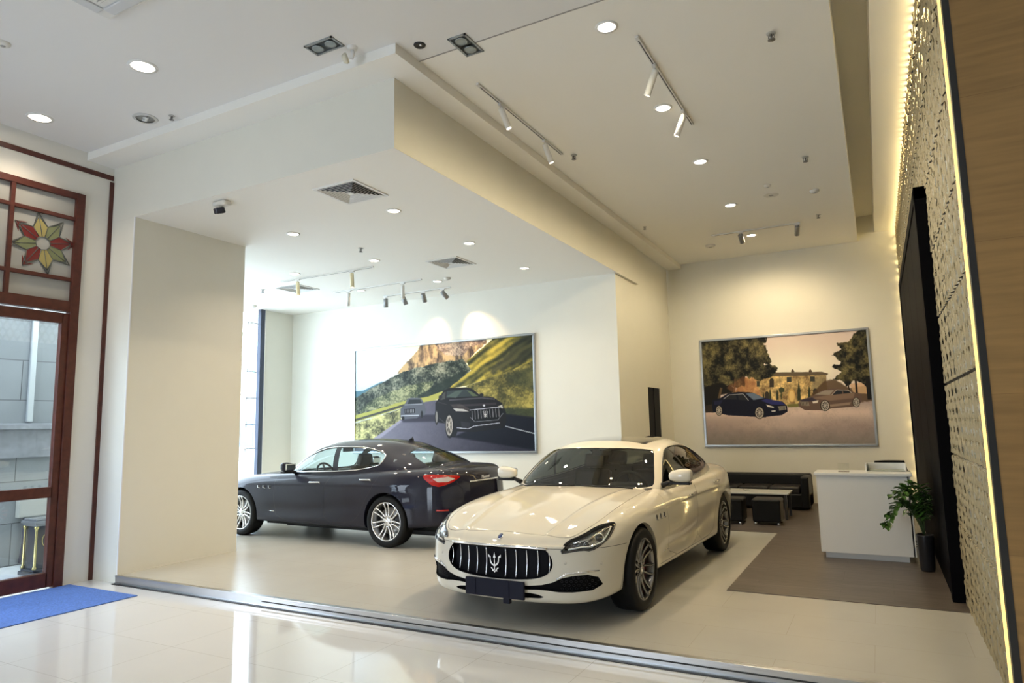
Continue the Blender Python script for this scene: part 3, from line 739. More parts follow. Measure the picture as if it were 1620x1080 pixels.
def add_wheels(root, D, style):
    proto = None
    for ax in D['axle']:
        for s in (1, -1):
            if proto is None:
                me = wheel_meshes(style); t = None
                for nm, b, mt in me:
                    o = b.build('wheel' if nm == 'tyre' else nm, mt, t if t else root)
                    if t is None: t = o
                proto = t; w = t
            else: w = copy_tree(proto, root)
            rx = Matrix.Rotation(-PI / 2, 4, 'X') if s > 0 else Matrix.Rotation(PI / 2, 4, 'X')
            w.matrix_local = Matrix.Translation((ax, s * D['track'], D['wheel_r'])) @ rx
            w['label'] = ('silver' if style == 'silver' else 'dark grey') + ' multi-spoke alloy wheel with black tyre'

# ------------------------------------------------------------------ the car
def build_car(D, name, label, group, paint, style, loc, heading, xs=1.0):
    root = thing(name, label, 'car', (0, 0, 0), 0, group)
    root.matrix_world = Matrix.Translation(loc) @ Matrix.Rotation(math.radians(heading), 4, 'Z') @ Matrix.Diagonal((xs, 1, 1, 1))
    black = mat('black_plastic'); chrome = mat('chrome'); gapm = mat('shut_line_black', (.006, .006, .007), .7)
    dark = mat('wheel_well_black', (.008, .008, .009), .8)
    white = style == 'white'
    g_side = glass('tinted_side_glass', (.16, .18, .17), 0, 1.6) if white else glass('side_glass', (.72, .80, .80))
    g_front = glass('tinted_windscreen', (.42, .46, .44), 0, 1.75) if white else glass('windscreen_glass', (.66, .76, .76))
    trim = mat('chrome_trim', (.86, .86, .88), .14, 1.)
    body = Shell(net_surface(body_net(D), 16, 12, sculpt_body)); cab = Shell(net_surface(cabin_net(D), 14, 8))
    # openings that are thrown away: wheel arches and the cockpit
    for cx, cz, r in D['arch']:
        body.cut('_arch', 'side', lambda P: np.hypot(P[:, 0] - cx, P[:, 1] - cz) - r, lambda V: .45 - V[:, 1])
    foot = [(b[0] + (.12 if b[0] < -3 else -.10 if b[0] > -1.05 else 0), b[1] - (.07 if b[1] > .2 else 0) if b[1] > 0 else -.1) for b, t, x in D['cabin']]
    body.cut('_cockpit', 'top', foot, lambda V: .80 - V[:, 2])
    g = .0035
    if white:
        body.cut('lamp', 'corner', D['lamp'], lambda V: np.maximum(.2 - V[:, 0], .50 - V[:, 2]))
        body.cut('grille', 'front', soft(D['grille'], 3), lambda V: .5 - V[:, 0])
        for k, poly in enumerate(D['intake']): body.cut('intake%d' % k, 'front', soft(poly, 1), lambda V: .3 - V[:, 0])
    else:
        body.cut('lamp_side', 'side', soft(D['tail_side'], 1), lambda V: np.maximum(V[:, 0] + 3.0, .3 - V[:, 1]))
        body.cut('_plate', 'front', D['plate_rec'], lambda V: V[:, 0] + 3.7)
        body.cut('lamp', 'corner', [(-9, 0), (-8, 0), (-9, 1)])
        body.cut('grille', 'front', soft(QP['grille'], 3), lambda V: .5 - V[:, 0])
        body.cut('flamp', 'corner', QP['lamp'], lambda V: np.maximum(.2 - V[:, 0], .50 - V[:, 2]))
    hood = body.cut('hood', 'top', soft(D['hood'], 2), lambda V: np.maximum(.60 - V[:, 2], V[:, 0] * 0 - 1), g)
    df = body.cut('df', 'side', soft(D['door_f'], 1), lambda V: .5 - V[:, 1], g)
    dr = body.cut('dr', 'side', soft(D['door_r'], 1), lambda V: .5 - V[:, 1], g)
    xe = D['stations'][-1][0]
    tr = body.cut('trunk', 'front', [(-.1, .50), (D['trunk_y'] - .12, .50), (D['trunk_y'] - .07, .80), (D['trunk_y'], .85), (D['trunk_y'] + .04, 1.3), (-.1, 1.3)], lambda V: V[:, 0] - (D['cabin'][-1][0][0] + .10), g)
    fb = body.cut('fbump', 'side', [(.47, 0), (.39, .45), (.33, .625), (2, .66), (2, 0)], None, g)
    rb = body.cut('rbump', 'side', [(xe + .62, 0), (xe + .62, .45), (xe + .56, .66), (xe - 1, .66), (xe - 1, 0)], None, g)
    shell = put('body_shell', merge(body.rest, mirrored(body.rest)), paint, root)
    put('bonnet', hood, paint, root, True); put('front_bumper', fb, paint, root, True); put('rear_bumper', rb, paint, root, True); put('boot_lid', tr, paint, root, True)
    gm = merge(*body.gap); put('shut_lines', gm, gapm, shell); put('shut_lines', mirrored(gm), gapm, shell)
    fdoor = []
    for s in (1, -1):
        for nm, M in (('front', df), ('rear', dr)):
            o = put('door', M if s > 0 else mirrored(M), paint, root); fdoor.append(o)
    dark_in = offset(merge(body.rest, df, dr), .03); put('inner_lining', dark_in, mat('cabin_lining', (.03, .03, .032), .8), shell, True)
    # cabin
    wp = soft(D['win'], 1); hw = (lambda V: .42 - V[:, 1])
    pil = D['bp']
    cab.cut('ws', 'front', soft(D['ws'], 1), lambda V: -1.62 - V[:, 0])
    cab.cut('rw', 'top', soft(D['rw'], 1), lambda V: 1.05 - V[:, 2])
    wa = cab.cut('win', 'side', wp, hw)
    tmp = Shell.__new__(Shell); tmp.rest = wa; tmp.gap = []; tmp.pieces = {}
    pl = tmp.cut('pil', 'side', pil); glassM = tmp.rest
    fr, re_ = clip(glassM, -(glassM[0][:, 0] - (pil[0][0] + pil[1][0]) / 2))
    if white: cab.cut('sunroof', 'top', soft([(-1.48, -.9), (-1.50, .44), (-1.56, .50), (-2.25, .50), (-2.32, .44), (-2.32, -.9)], 1))
    roof = put('roof_and_pillars', cab.rest, paint, root, True)
    put('roof_lining', offset(cab.rest, .02), mat('headliner', (.30, .29, .27), .9) if not white else mat('headliner_dark', (.05, .05, .05), .9), roof, True)
    o = put('windscreen', cab.pieces['ws'], g_front, root, True); put('rear_window', cab.pieces['rw'], g_front, root, True)
    if white: put('sunroof', cab.pieces['sunroof'], mat('sunroof_glass', (.01, .01, .012), .03, coat=1.), root, True)
    for s in (1, -1):
        f = (lambda M: M) if s > 0 else mirrored
        d1, d2 = (fdoor[0], fdoor[1]) if s > 0 else (fdoor[2], fdoor[3])
        a, b_ = (fr, re_) if fr[0][:, 0].mean() > re_[0][:, 0].mean() else (re_, fr)
        put('side_window', f(a), g_side, d1); put('side_window', f(b_), g_side, d2)
        put('door_pillar', f(pl), black, d1)
        pts = [np.array(p) * (1, s, 1) for p in cab.line('side', wp, .004)]
        MB().tube(pts, .009 if not white else .006, 6, True).build('window_trim', trim if not white else mat('satin_dark_trim', (.05, .05, .055), .3, .6), roof)
    # arch lips and wells
    for cx, cz, r in D['arch']:
        for s in (1, -1):
            P = []
            a0, a1 = -.62, PI + .62
            for k in range(49):
                a = a0 + (a1 - a0) * k / 48; x, z = cx + r * math.cos(a), cz + r * math.sin(a)
                p, nn = body.side(x, z)
                if p is None or p[1] < .6: continue
                P.append([(x, s * p[1], z), (x, s * (p[1] - .03), z), (x, s * (p[1] - .045), z)])
            if len(P) > 3: MB().grid(P).build('arch_lip', paint, shell)
            P = []
            for k in range(33):
                a = -.30 + (PI + .6) * k / 32; P.append([(cx + (r + .01) * math.cos(a), s * y, cz + (r + .01) * math.sin(a)) for y in (.90, .52)])
            b = MB(); b.grid(P)
            b.bm.faces.new([b.bm.verts.new((cx + (r + .01) * math.cos(-.45 + (PI + .9) * k / 32), s * .53, cz + (r + .01) * math.sin(-.45 + (PI + .9) * k / 32))) for k in range(33)])
            b.build('wheel_well', dark, shell)
    b = MB(); b.box((xe + .35, -.74, .19), (-.42, .74, .23)); b.box((-.42, -.5, .19), (.70, .5, .23)); b.box((xe + .5, -.5, .13), (-.6, .5, .17)); b.build('underbody', dark, root)
    add_wheels(root, D, style)
    # cabin furniture
    x0 = D['cabin'][0][0][0] - .06
    seatm = mat('black_leather', (.02, .02, .021), .5) if white else mat('brown_leather', (.10, .085, .075), .5)
    for sx, sy in ((-1.85, .38), (-1.85, -.38), (-2.70, .40), (-2.70, -.40)):
        b = MB(); b.box((sx - .05, sy - .24, .40), (sx + .48, sy + .24, .56), .05)
        m4 = Matrix.Translation((sx - .02, sy, .5)) @ Matrix.Rotation(-.35, 4, 'Y')
        b.box((-.07, -.24, 0), (.07, .24, .60), .05, m4); b.box((-.05, -.13, .62), (.05, .13, .80), .035, m4)
        b.tube([m4 @ Vector((0, -.05, .58)), m4 @ Vector((0, -.05, .66))], .007); b.tube([m4 @ Vector((0, .05, .58)), m4 @ Vector((0, .05, .66))], .007)
        b.build('seat', seatm, root)
    b = MB(); P = []
    for t, (x, z) in enumerate([(x0 - .02, .955), (x0 - .22, .975), (x0 - .42, .95), (x0 - .50, .86), (x0 - .46, .6)]):
        P.append([(x, y, z + .0 * abs(y)) for y in np.linspace(-.76, .76, 9)])
    b.grid(P); b.box((x0 - .5, .22, .93), (x0 - .30, .56, .995), .02); b.build('dashboard', mat('dash_black', (.035, .037, .037), .6), root)
    m4 = frame_m((x0 - .60, .38, .93), (-1, 0, .45), (0, 1, 0))
    b = MB(); b.tube([m4 @ Vector((.185 * math.cos(a), .185 * math.sin(a), 0)) for a in np.linspace(0, 2 * PI, 32, endpoint=False)], .017, 8, True)
    b.lathe([(0, .02), (.07, .015), (.075, -.02)], 24, m4)
    for a in (0, PI, -PI / 2): b.tube([m4 @ Vector((.05 * math.cos(a), .05 * math.sin(a), 0)), m4 @ Vector((.18 * math.cos(a), .18 * math.sin(a), 0))], .016, 6)
    b.build('steering_wheel', seatm if white else mat('black_plastic'), root)
    b = MB(); b.box((x0 - .72, -.12, 1.265), (x0 - .69, .12, 1.325), .012); b.tube([(x0 - .70, 0, 1.31), (x0 - .62, 0, 1.345)], .012)
    b.build('rear_view_mirror', black, root)
    # door mirrors
    mx, my, mz = D['mirror']
    for s in (1, -1):
        P = []
        for i in range(17):
            t = i / 16 * PI; r = math.sin(t) ** .45; row = []
            for k in range(20):
                a = 2 * PI * k / 20; ca, sa = math.cos(a), math.sin(a)
                ex = math.copysign(abs(ca) ** .7, ca); ez = math.copysign(abs(sa) ** .75, sa)
                yy = -math.cos(t) * .118
                row.append((mx + ex * r * (.075 if ca > 0 else .045), s * (my + yy), mz + ez * r * (.068 + .012 * yy / .12) + .05 * (yy) ))
            P.append(row)
        d = fdoor[0] if s > 0 else fdoor[2]
        b = MB(); b.grid(P, cv=True); o = b.build('wing_mirror', paint, root)
        MB().box((mx - .062, s * my - .095, mz - .045), (mx - .046, s * my + .095, mz + .05), .012).build('mirror_glass', mat('mirror_glass', (.9, .9, .9), .02, 1.), o)
        b = MB(); b.tube([(mx + .01, s * (my - .06), mz - .055), (mx + .03, s * (my - .13), mz - .075), (mx + .03, s * (my - .19), mz - .10)], [.024, .022, .03], 8)
        b.box((mx - .04, s * my - .105, mz - .088), (mx + .055, s * my + .105, mz - .062), .010)
        b.build('mirror_foot', black, o)
    # door handles
    for (hx, hz), ds in (((D['handle'][0]), (0, 2)), ((D['handle'][1]), (1, 3))):
        for s, di in ((1, ds[0]), (-1, ds[1])):
            pts = [np.array(p) * (1, s, 1) for p in body.line('side', [(hx + u, hz - u * .02) for u in (.115, .08, 0, -.08, -.115)], .026)]
            b = MB(); b.tube(pts, [.009, .015, .016, .015, .009], 8, flat=.8, up=(0, 0, 1))
            for u in (.1, -.1):
                q = [np.array(p) * (1, s, 1) for p in body.line('side', [(hx + u, hz)], .03) + body.line('side', [(hx + u, hz)], -.01)]; b.tube(q, .011, 6)
            b.build('door_handle', chrome, fdoor[di])
    # fender vents
    for k in range(3):
        vx, vz = D['vent']; vx -= k * .118
        for s in (1, -1):
            out = [(vx + .035, vz - .022), (vx + .02, vz + .026), (vx - .03, vz + .026), (vx - .018, vz - .022)]
            pts = [np.array(p) * (1, s, 1) for p in body.line('side', soft(out, 2), .003)]
            b = MB(); b.bm.faces.new([b.bm.verts.new(p) for p in pts])
            o = b.build('fender_vent', gapm, root)
            MB().tube([np.array(p) * (1, s, 1) for p in body.line('side', [(vx + .036, vz + .018), (vx + .03, vz - .02), (vx - .025, vz - .024)], .005)], .005, 6).build('vent_rim', chrome, o)
    return root, body, cab, fdoor
# outlines of lamps and openings on the nose; 'corner' outlines are (y*.766 - x*.643, z)
def cpt(x, y, z): return (y * .766 - x * .643, z)
QP['grille'] = [(-.9, .640), (.40, .636), (.455, .625), (.505, .555), (.505, .485), (.45, .425), (.33, .392), (0, .378), (-.9, .378)]
QP['lamp'] = soft([cpt(*p) for p in [(.889, .553, .600), (.802, .575, .682), (.711, .676, .725), (.548, .74, .782), (.427, .805, .798), (.381, .834, .794), (.417, .843, .77), (.553, .85, .696), (.662, .819, .652), (.743, .769, .614), (.797, .711, .627), (.85, .633, .614)]], 1)
QP['intake'] = [[(-.9, .342), (.25, .338), (.469, .362), (.601, .427), (.796, .438), (.835, .313), (.578, .297), (.421, .318), (.243, .310), (-.9, .310)],
                [(.20, .284), (.353, .288), (.45, .250), (.20, .243)]]
QP['mirror'] = (-1.02, 1.02, 1.085); QP['handle'] = ((-1.66, .838), (-2.74, .885)); QP['vent'] = (-.40, .742)
GH['mirror'] = (-1.13, .985, 1.075); GH['handle'] = ((-1.63, .845), (-2.63, .90)); GH['vent'] = (-.44, .768)
GH['tail_side'] = [(-3.565, .972), (-3.655, 1.000), (-3.945, .978), (-3.995, .952), (-3.94, .865), (-3.785, .820)]
GH['plate_rec'] = [(-.1, .60), (.37, .60), (.37, .855), (-.1, .855)]

def nose_parts(root, body, D, white):
    chrome = mat('chrome'); black = mat('black_plastic'); gl = mat('grille_black', (.003, .003, .005), .5, spec=.1)
    G = body.pieces['grille']
    back = put('grille', offset((G[0] - [.05, 0, 0], G[1], G[2]), .0), gl, root, True)
    gp = np.array(soft(D['grille'] if 'grille' in D else QP['grille'], 3)); half = gp[gp[:, 0] > 0]; half = half[np.argsort(-np.arctan2(half[:, 1] - .5, half[:, 0]))]
    full = [tuple(p) for p in half] + [(-p[0], p[1]) for p in half[::-1]]
    loop = body.line('front', full, .002)
    # surround: bright on top, body colour elsewhere
    P = [[p, (p[0] - .055, p[1] * .99, p[2])] for p in loop]; MB().grid(P, cu=True).build('grille_duct', gl, back)
    top = body.line('front', [(y, .640 - .006 * (abs(y) / .44) ** 4) for y in np.linspace(-.455, .455, 25)], .006)
    MB().tube(top, .012, 8, up=(1, 0, 0)).build('grille_top_bar', chrome, back)
    for k in (-5, -4, -3, -2, -1, 1, 2, 3, 4, 5):
        y = k * .094
        lo = .385 + .055 * (abs(y) / .45) ** 3; hi = .626 - .03 * (abs(y) > .45); pts = []
        for t in np.linspace(0, 1, 9):
            z = lo + (hi - lo) * t; p, n = body.front(y, z); pts.append((p[0] - .012 - .022 * math.sin(PI * t), y, z))
        MB().tube(pts, [.003, .004, .0045, .005, .005, .005, .0045, .004, .003], 6).build('grille_slat', chrome, back)
    p, n = body.front(0, .50)
    m4 = frame_m((p[0] - .02, 0, .425), (1, 0, 0), (0, 1, 0)); trident('trident_emblem', m4, .165, chrome, back, .018)
    p, n = body.front(0, .700)
    if n[0] < 0: n = -n
    m4 = frame_m(p, n, (0, 1, 0)); b = MB(); b.lathe([(0, .008), (.02, .007), (.026, .001)], 20, m4 @ Matrix.Diagonal((.8, 1.15, 1, 1)))
    b.build('nose_badge', mat('badge_blue', (.02, .04, .16), .2, coat=1.), root)
    MB().tube([m4 @ Vector((.0215 * math.cos(a), .031 * math.sin(a), .004)) for a in np.linspace(0, 2 * PI, 20, endpoint=False)], .003, 6, True).build('badge_rim', chrome, root)
    lens = glass('lamp_lens', (.90, .92, .92), 0, 1.45)
    M = body.pieces['lamp' if white else 'flamp']
    for s in (1, -1):
        f = (lambda m: m) if s > 0 else mirrored
        o = put('headlamp', f(offset(M, .035)), mat('lamp_bowl', (.32, .32, .33), .22, .8), root)
        put('lamp_glass', f(M), lens, o)
        c = QP['lamp']
        # seal round the lamp and inner details found on the shell itself
        def on(u, z, off):
            d = Vector((-.643, -.766, 0)); q = Vector((u * -.643, u * .766, z)) - d * 4
            # corner frame: u runs along (-.643,.766)
            h = body.bvh.ray_cast(q, d)
            if h[0] is None: return None
            n_ = h[1] if h[1].dot(d) < 0 else -h[1]
            v = h[0] + n_ * off; return (v.x, v.y * s, v.z)
        # project along the corner direction: axis = (.766,.643)
        def oc(u, z, off):
            d = Vector((-.766, -.643, 0)); q = Vector((u * -.643, u * .766, z)) - d * 4
            h = body.bvh.ray_cast(q, d)
            if h[0] is None: return None
            n_ = h[1] if h[1].dot(d) < 0 else -h[1]
            v = h[0] + n_ * off; return (v.x, v.y * s, v.z)
        lp = [oc(u, z, .001) for u, z in c]; lp = [p for p in lp if p]
        MB().tube(lp, .006, 6, True).build('lamp_seal', mat('satin_dark_trim', (.05, .05, .055), .3, .6), o)
        cu = np.array(c)[:, 0]; cz = np.array(c)[:, 1]; u0, u1 = cu.min(), cu.max()
        def at(t, w):   # t across, w height share inside the outline
            u = u0 + (u1 - u0) * t; zz = [z for uu, z in c if abs(uu - u) < .12 * (u1 - u0)]; lo, hi = min(zz), max(zz); return u, lo + (hi - lo) * w
        st = [oc(*at(t, w), -.012) for t, w in ((.10, .30), (.3, .24), (.5, .20), (.7, .22), (.84, .42), (.92, .75))]; st = [p for p in st if p]
        if len(st) > 2: MB().tube(st, .007, 6).build('light_strip', mat('lamp_white', (.9, .9, .88), .3), o)
        st = [oc(*at(t, w), -.012) for t, w in ((.2, .62), (.45, .66), (.7, .70), (.9, .85))]; st = [p for p in st if p]
        if len(st) > 2: MB().tube(st, .010, 6).build('brow_strip', chrome, o)
        for t, w, r in ((.66, .46, .036), (.42, .46, .024)):
            p = oc(*at(t, w), -.020)
            if p:
                b = MB(); m4 = frame_m(p, (.9, .43 * s, 0)); b.lathe([(0, r * .35), (r * .5, r * .28), (r * .85, 0)], 20, m4); ob = b.build('projector_lens', mat('lens_black', (.01, .01, .012), .03, coat=1.), o)
                MB().lathe([(r * .85, -.005), (r * .95, .004), (r * 1.1, .002), (r * 1.15, -.006)], 20, m4).build('lens_ring', chrome, o)

def white_extras(root, body, cab):
    chrome = mat('chrome'); black = mat('black_plastic'); mesh = mat('intake_black', (.003, .003, .004), .6, spec=.1)
    for k in (0, 1):
        M = body.pieces['intake%d' % k]
        o = put('air_intake', (M[0] - [.035, 0, 0], M[1], M[2]), mesh, root, True)
        poly = soft(QP['intake'][k], 1)
        for s in (1, -1):
            lp = [np.array(p) * (1, s, 1) for p in body.line('front', [q for q in poly if q[0] > .02], .0)]
            MB().grid([[p, p - np.array([.04, 0, 0])] for p in lp]).build('intake_edge', mesh, o)
            if k == 0:
                b = MB()
                for i in range(9):
                    for j in range(4):
                        y = .56 + i * .034 + (j % 2) * .017; z = .325 + j * .028
                        if sdf(np.array([[y, z]]), poly)[0] > -.012: continue
                        q, n = body.front(y, z)
                        if q is None: continue
                        c = np.array([q[0] - .026, y * s, z]); b.tube([c + (.0, .012 * math.cos(a), .009 * math.sin(a)) for a in np.linspace(0, 2 * PI, 6, endpoint=False)], .0016, 4, True)
                b.build('intake_mesh', mat('mesh_grey', (.012, .012, .015), .5, .0), o)
                tp = [np.array(p) * (1, s, 1) for p in body.line('front', [(.53, .405), (.61, .447), (.72, .456), (.81, .457)], .006)]
                MB().tube(tp, [.003, .010, .010, .005], 6).build('intake_blade', chrome, o)
    # number-plate carrier
    p, n = body.front(.03, .33)
    b = MB(); b.box((p[0] + .002, -.275, .235), (p[0] + .028, .285, .375), .006)
    b.box((p[0] + .026, -.19, .245), (p[0] + .032, -.17, .368), .002); b.box((p[0] + .026, .13, .245), (p[0] + .032, .15, .368), .002)
    b.box((p[0] - .03, .08, .19), (p[0] + .01, .14, .25), .004)
    o = b.build('number_plate_holder', mat('plate_blue_black', (.007, .008, .020), .5, spec=.2), root)
    MB().lathe([(0, .006), (.008, .004), (.009, 0)], 12, frame_m((p[0] + .012, .11, .215), (1, 0, 0))).build('tow_cover', chrome, o)
    # splitter and parking sensors
    for y, z in ((.60, .529), (-.60, .529), (.825, .51), (-.825, .51)):
        q, n = body.front(y, z)
        if q is None: continue
        if n[0] < 0: n = -n
        MB().lathe([(0, .002), (.012, .002), (.0135, -.001)], 16, frame_m(q, n)).build('parking_sensor', mat('sensor_cream', (.62, .58, .50), .4), root)
    for y0, y1 in ((.62, .06), (-.02, -.62)):
        pts = [tuple(body.down(-.69 - .06 * t * (1 - t), y0 + (y1 - y0) * t)[0] + np.array([0, 0, .014])) for t in np.linspace(0, 1, 7)]
        MB().tube(pts, .007, 5).build('wiper', black, root)
    MB().box((xv(cab, 0)[0] - .03, -.03, xv(cab, 0)[2] - .035), (xv(cab, 0)[0] + .0, .03, xv(cab, 0)[2] - .01), .01).build('rain_sensor', black, root)
    # sill line
    for s in (1, -1):
        pts = [np.array(p) * (1, s, 1) for p in body.line('side', [(x, .305) for x in np.linspace(-.5, -2.5, 21)], .001)]
        MB().tube(pts, .003, 4).build('sill_seam', mat('seam_grey', (.25, .24, .21), .5), root)
        pts = [np.array(p) * (1, s, 1) for p in body.line('side', [(x, .405 ) for x in (-.60, -.69, -.78)], .003)]
        MB().tube(pts, .004, 4).build('side_badge', chrome, root)
def xv(cab, y):
    p, n = cab.down(-1.27, y); return p

def dark_extras(root, body, cab, fdoor):
    chrome = mat('chrome'); black = mat('black_plastic')
    red = mat('lamp_red', (.42, .010, .008), .08, coat=1.); clear = mat('lamp_clear', (.55, .50, .48), .15, coat=1.)
    M = body.pieces['lamp_side']
    for s in (1, -1):
        f = (lambda m: m) if s > 0 else mirrored
        # the lamp ends inboard at y = .40
        o = put('tail_lamp', f(M), red, root)
        cl, rest = clip(offset(M, -.0025), sdf(M[0][:, [0, 2]], [(-3.735, .937), (-3.905, .958), (-3.965, .928), (-3.914, .893), (-3.811, .892)]))
        put('clear_lens', f(cl), clear, o)
    # plate recess, chrome bar, script and badge
    p, n = body.back(0, .70); px = p[0] + .05
    b = MB(); b.quad((px, -.38, .59), (px, .38, .59), (px, .38, .865), (px, -.38, .865))
    for (a, c) in (((-.37, .60), (.37, .60)), ((.37, .60), (.37, .855)), ((.37, .855), (-.37, .855)), ((-.37, .855), (-.37, .60))):
        qa = body.back(*a)[0]; qc = body.back(*c)[0]; b.quad(tuple(qa), tuple(qc), (px, c[0], c[1]), (px, a[0], a[1]))
    b.build('plate_recess', mat('midnight_paint'), root)
    MB().tube(body.line('back', [(y, .872) for y in np.linspace(-.38, .38, 15)], .012), .011, 8).build('boot_chrome_bar', chrome, root)
    cu = bpy.data.curves.new('lettering', 'FONT'); cu.body = 'Maserati'; cu.size = .062; cu.extrude = .002; cu.shear = .35; cu.align_x = 'CENTER'
    tmp = bpy.data.objects.new('lettering', cu); COL.objects.link(tmp); bpy.context.view_layer.update()
    me = bpy.data.meshes.new_from_object(tmp.evaluated_get(bpy.context.evaluated_depsgraph_get())); bpy.data.objects.remove(tmp)
    me.materials.clear(); me.materials.append(mat('lettering_silver', (.62, .62, .64), .3))
    q, n = body.back(0, .915); 
    o = bpy.data.objects.new('badge_lettering', me); COL.objects.link(o); o.parent = root
    if n[0] > 0: n = -n
    o.matrix_local = frame_m(q + n * .019, n, (0, -1, 0)) @ Matrix.Translation((0, -.02, 0))
    for s in (1, -1):
        q, n = cab.side(-2.95, 1.165); 
        if n[1] < 0: n = -n
        n = Vector((n[0], n[1] * s, n[2])); q = Vector((q[0], q[1] * s, q[2]))
        m4 = frame_m(q, n, (-s, 0, 0)); b = MB(); b.lathe([(0, .004), (.026, .003), (.03, 0)], 24, m4 @ Matrix.Diagonal((.8, 1.2, 1, 1))); o = b.build('pillar_badge', mat('badge_dark', (.03, .03, .05), .2, coat=1.), root)
        trident('badge_trident', m4 @ Matrix.Translation((0, -.03, .004)), .06, chrome, o, .002)
        pts = [np.array(p) * (1, s, 1) for p in body.line('side', [(-.64, .405), (-.70, .404), (-.77, .403)], .003)]
        MB().tube(pts, .0045, 4).build('side_badge', chrome, root)
        pts = [np.array(p) * (1, s, 1) for p in body.line('side', [(-3.93, .52), (-3.86, .52), (-3.80, .525)], .003)]
        MB().tube(pts, .012, 6).build('bumper_reflector', red, root)
    # roof aerial
    q, n = cab.down(-2.72, .0); b = MB()
    b.prism([(-.05, 0), (.05, 0), (.0, .05), (-.035, .055)], -.012, .012, 'y', Matrix.Translation(q)); b.box((q[0] - .02, -.045, q[2] + .028), (q[0] + .01, .045, q[2] + .04), .003)
    b.tube([(q[0] - .02, 0, q[2] + .04), (q[0] - .035, 0, q[2] + .075)], .006)
    b.build('roof_aerial', black, root)
    for s in (1, -1):
        for y in (.52, .64):
            MB().lathe([(.042, -.12), (.045, 0), (.04, .004), (.036, 0), (.034, -.12), (.0, -.1)], 20, frame_m((-4.02, s * y, .30), (-1, 0, 0))).build('exhaust_tip', chrome, root)
cream = mat('cream_paint', (.73, .69, .58), .40, coat=1., spec=.2)
midnight = mat('midnight_paint', (.005, .005, .017), .5, .0, coat=.6, spec=.2)
PLAT = .09
r1, b1, c1, d1 = build_car(QP, 'saloon_car', 'cream white four-door saloon parked at an angle in the foreground, grille towards the step', 'saloon cars on the showroom floor', cream, 'white', (-2.865, 5.96, PLAT), -91.4)
nose_parts(r1, b1, QP, True); white_extras(r1, b1, c1)
r2, b2, c2, d2 = build_car(GH, 'saloon_car', 'midnight blue four-door saloon seen from its rear left corner, behind the white car', 'saloon cars on the showroom floor', midnight, 'silver', (-9.017, 8.477, PLAT), 179.45, .9837)
nose_parts(r2, b2, GH, False); dark_extras(r2, b2, c2, d2)
# ------------------------------------------------------------------ ceiling fittings
warm = (1, .83, .56)
disc = emitter('downlight_glow', (1, .88, .70), 14)
ringm = mat('fitting_white', (.80, .79, .76), .4)
def downlight(x, y, z, r, label, power, group, angle=125, color=warm, blend=.9):
    t = thing('downlight', label, 'ceiling light', (x, y, z), 0, group)
    MB().lathe([(r, -.012), (r * 1.22, -.010), (r * 1.26, -.002), (r * 1.26, 0), (r, 0)], 28).build('rim', ringm, t)
    MB().lathe([(0, -.003), (r, -.003), (r, -.001)], 28).build('diffuser', disc, t)
    lamp('SPOT', 'downlight_lamp', (0, 0, -.03), power, color, (0, 0, -2), r * .8, angle, blend, t)
CZ_ = CZ
downlight(-5.916, 3.675, CZ, .105, 'large glowing downlight in the hall ceiling, nearer the middle of the hall', 60, 'hall downlights', color=(1, .85, .66))
downlight(-7.871, 3.759, CZ, .105, 'large glowing downlight in the hall ceiling above the timber entrance screen', 75, 'hall downlights', color=(1, .84, .64))
order = ['nearest the viewer', 'second from the front', 'third from the front', 'fourth from the front', 'farthest']
for k, y in enumerate((5.308, 7.08, 8.87, 10.98, 13.02)):
    downlight(-1.845, y, CZ, .080, 'round downlight in the single line down the high ceiling, ' + order[k], 118, 'downlights in a line down the high ceiling', angle=172, color=(1, .83, .54), blend=.5)
bay = [(-5.06, 6.40, 'right row of the bay, beside the nearest vent'), (-5.06, 8.15, 'right row of the bay, second from front'), (-5.10, 9.98, 'right row of the bay, farthest back'),
       (-6.83, 6.46, 'middle row of the bay, behind the security camera'), (-6.87, 8.20, 'middle row of the bay, second from front'), (-6.92, 10.03, 'middle row of the bay, beside the rear smoke alarm'),
       (-8.60, 8.19, 'left row of the bay, above the front light rail'), (-8.63, 9.90, 'left row of the bay, farthest back')]
for x, y, l in bay: downlight(x, y, BZ, .072, 'round glowing downlight, ' + l, 72, 'downlights of the low bay ceiling', color=(1, .84, .64))

for x, y, l in ((-3.9, 2.2, 'hall downlight over the middle of the polished floor, out of the picture'), (-1.4, 2.6, 'hall downlight above the viewer, out of the picture'), (1.6, 2.6, 'hall downlight before the timber pier, out of the picture'), (-4.5, -1.5, 'hall downlight behind the viewer on the left'), (-.5, -1.5, 'hall downlight behind the viewer')):  # unseen extra downlights, added to brighten the hall and the timber pier
    downlight(x, y, CZ, .105, l, 45, 'hall downlights', color=(1, .9, .78))
# unlit round downlight
t = thing('downlight', 'unlit round downlight with bare chrome reflector in the hall ceiling', 'ceiling light', (-6.91, 4.351, CZ))
MB().lathe([(.095, -.012), (.125, -.010), (.13, 0), (.095, 0)], 28).build('rim', mat('rim_grey_white', (.6, .6, .58), .4), t)
MB().lathe([(.095, -.004), (.085, .0), (.03, -.0015)], 28).build('reflector', mat('reflector_grey', (.30, .31, .31), .3, .7), t)
MB().tube([(-.05, 0, -.005), (-.02, .02, -.016), (.03, .0, -.012), (.05, -.01, -.005)], .014, 8).build('bulb', mat('bulb_white', (.75, .75, .72), .3), t)

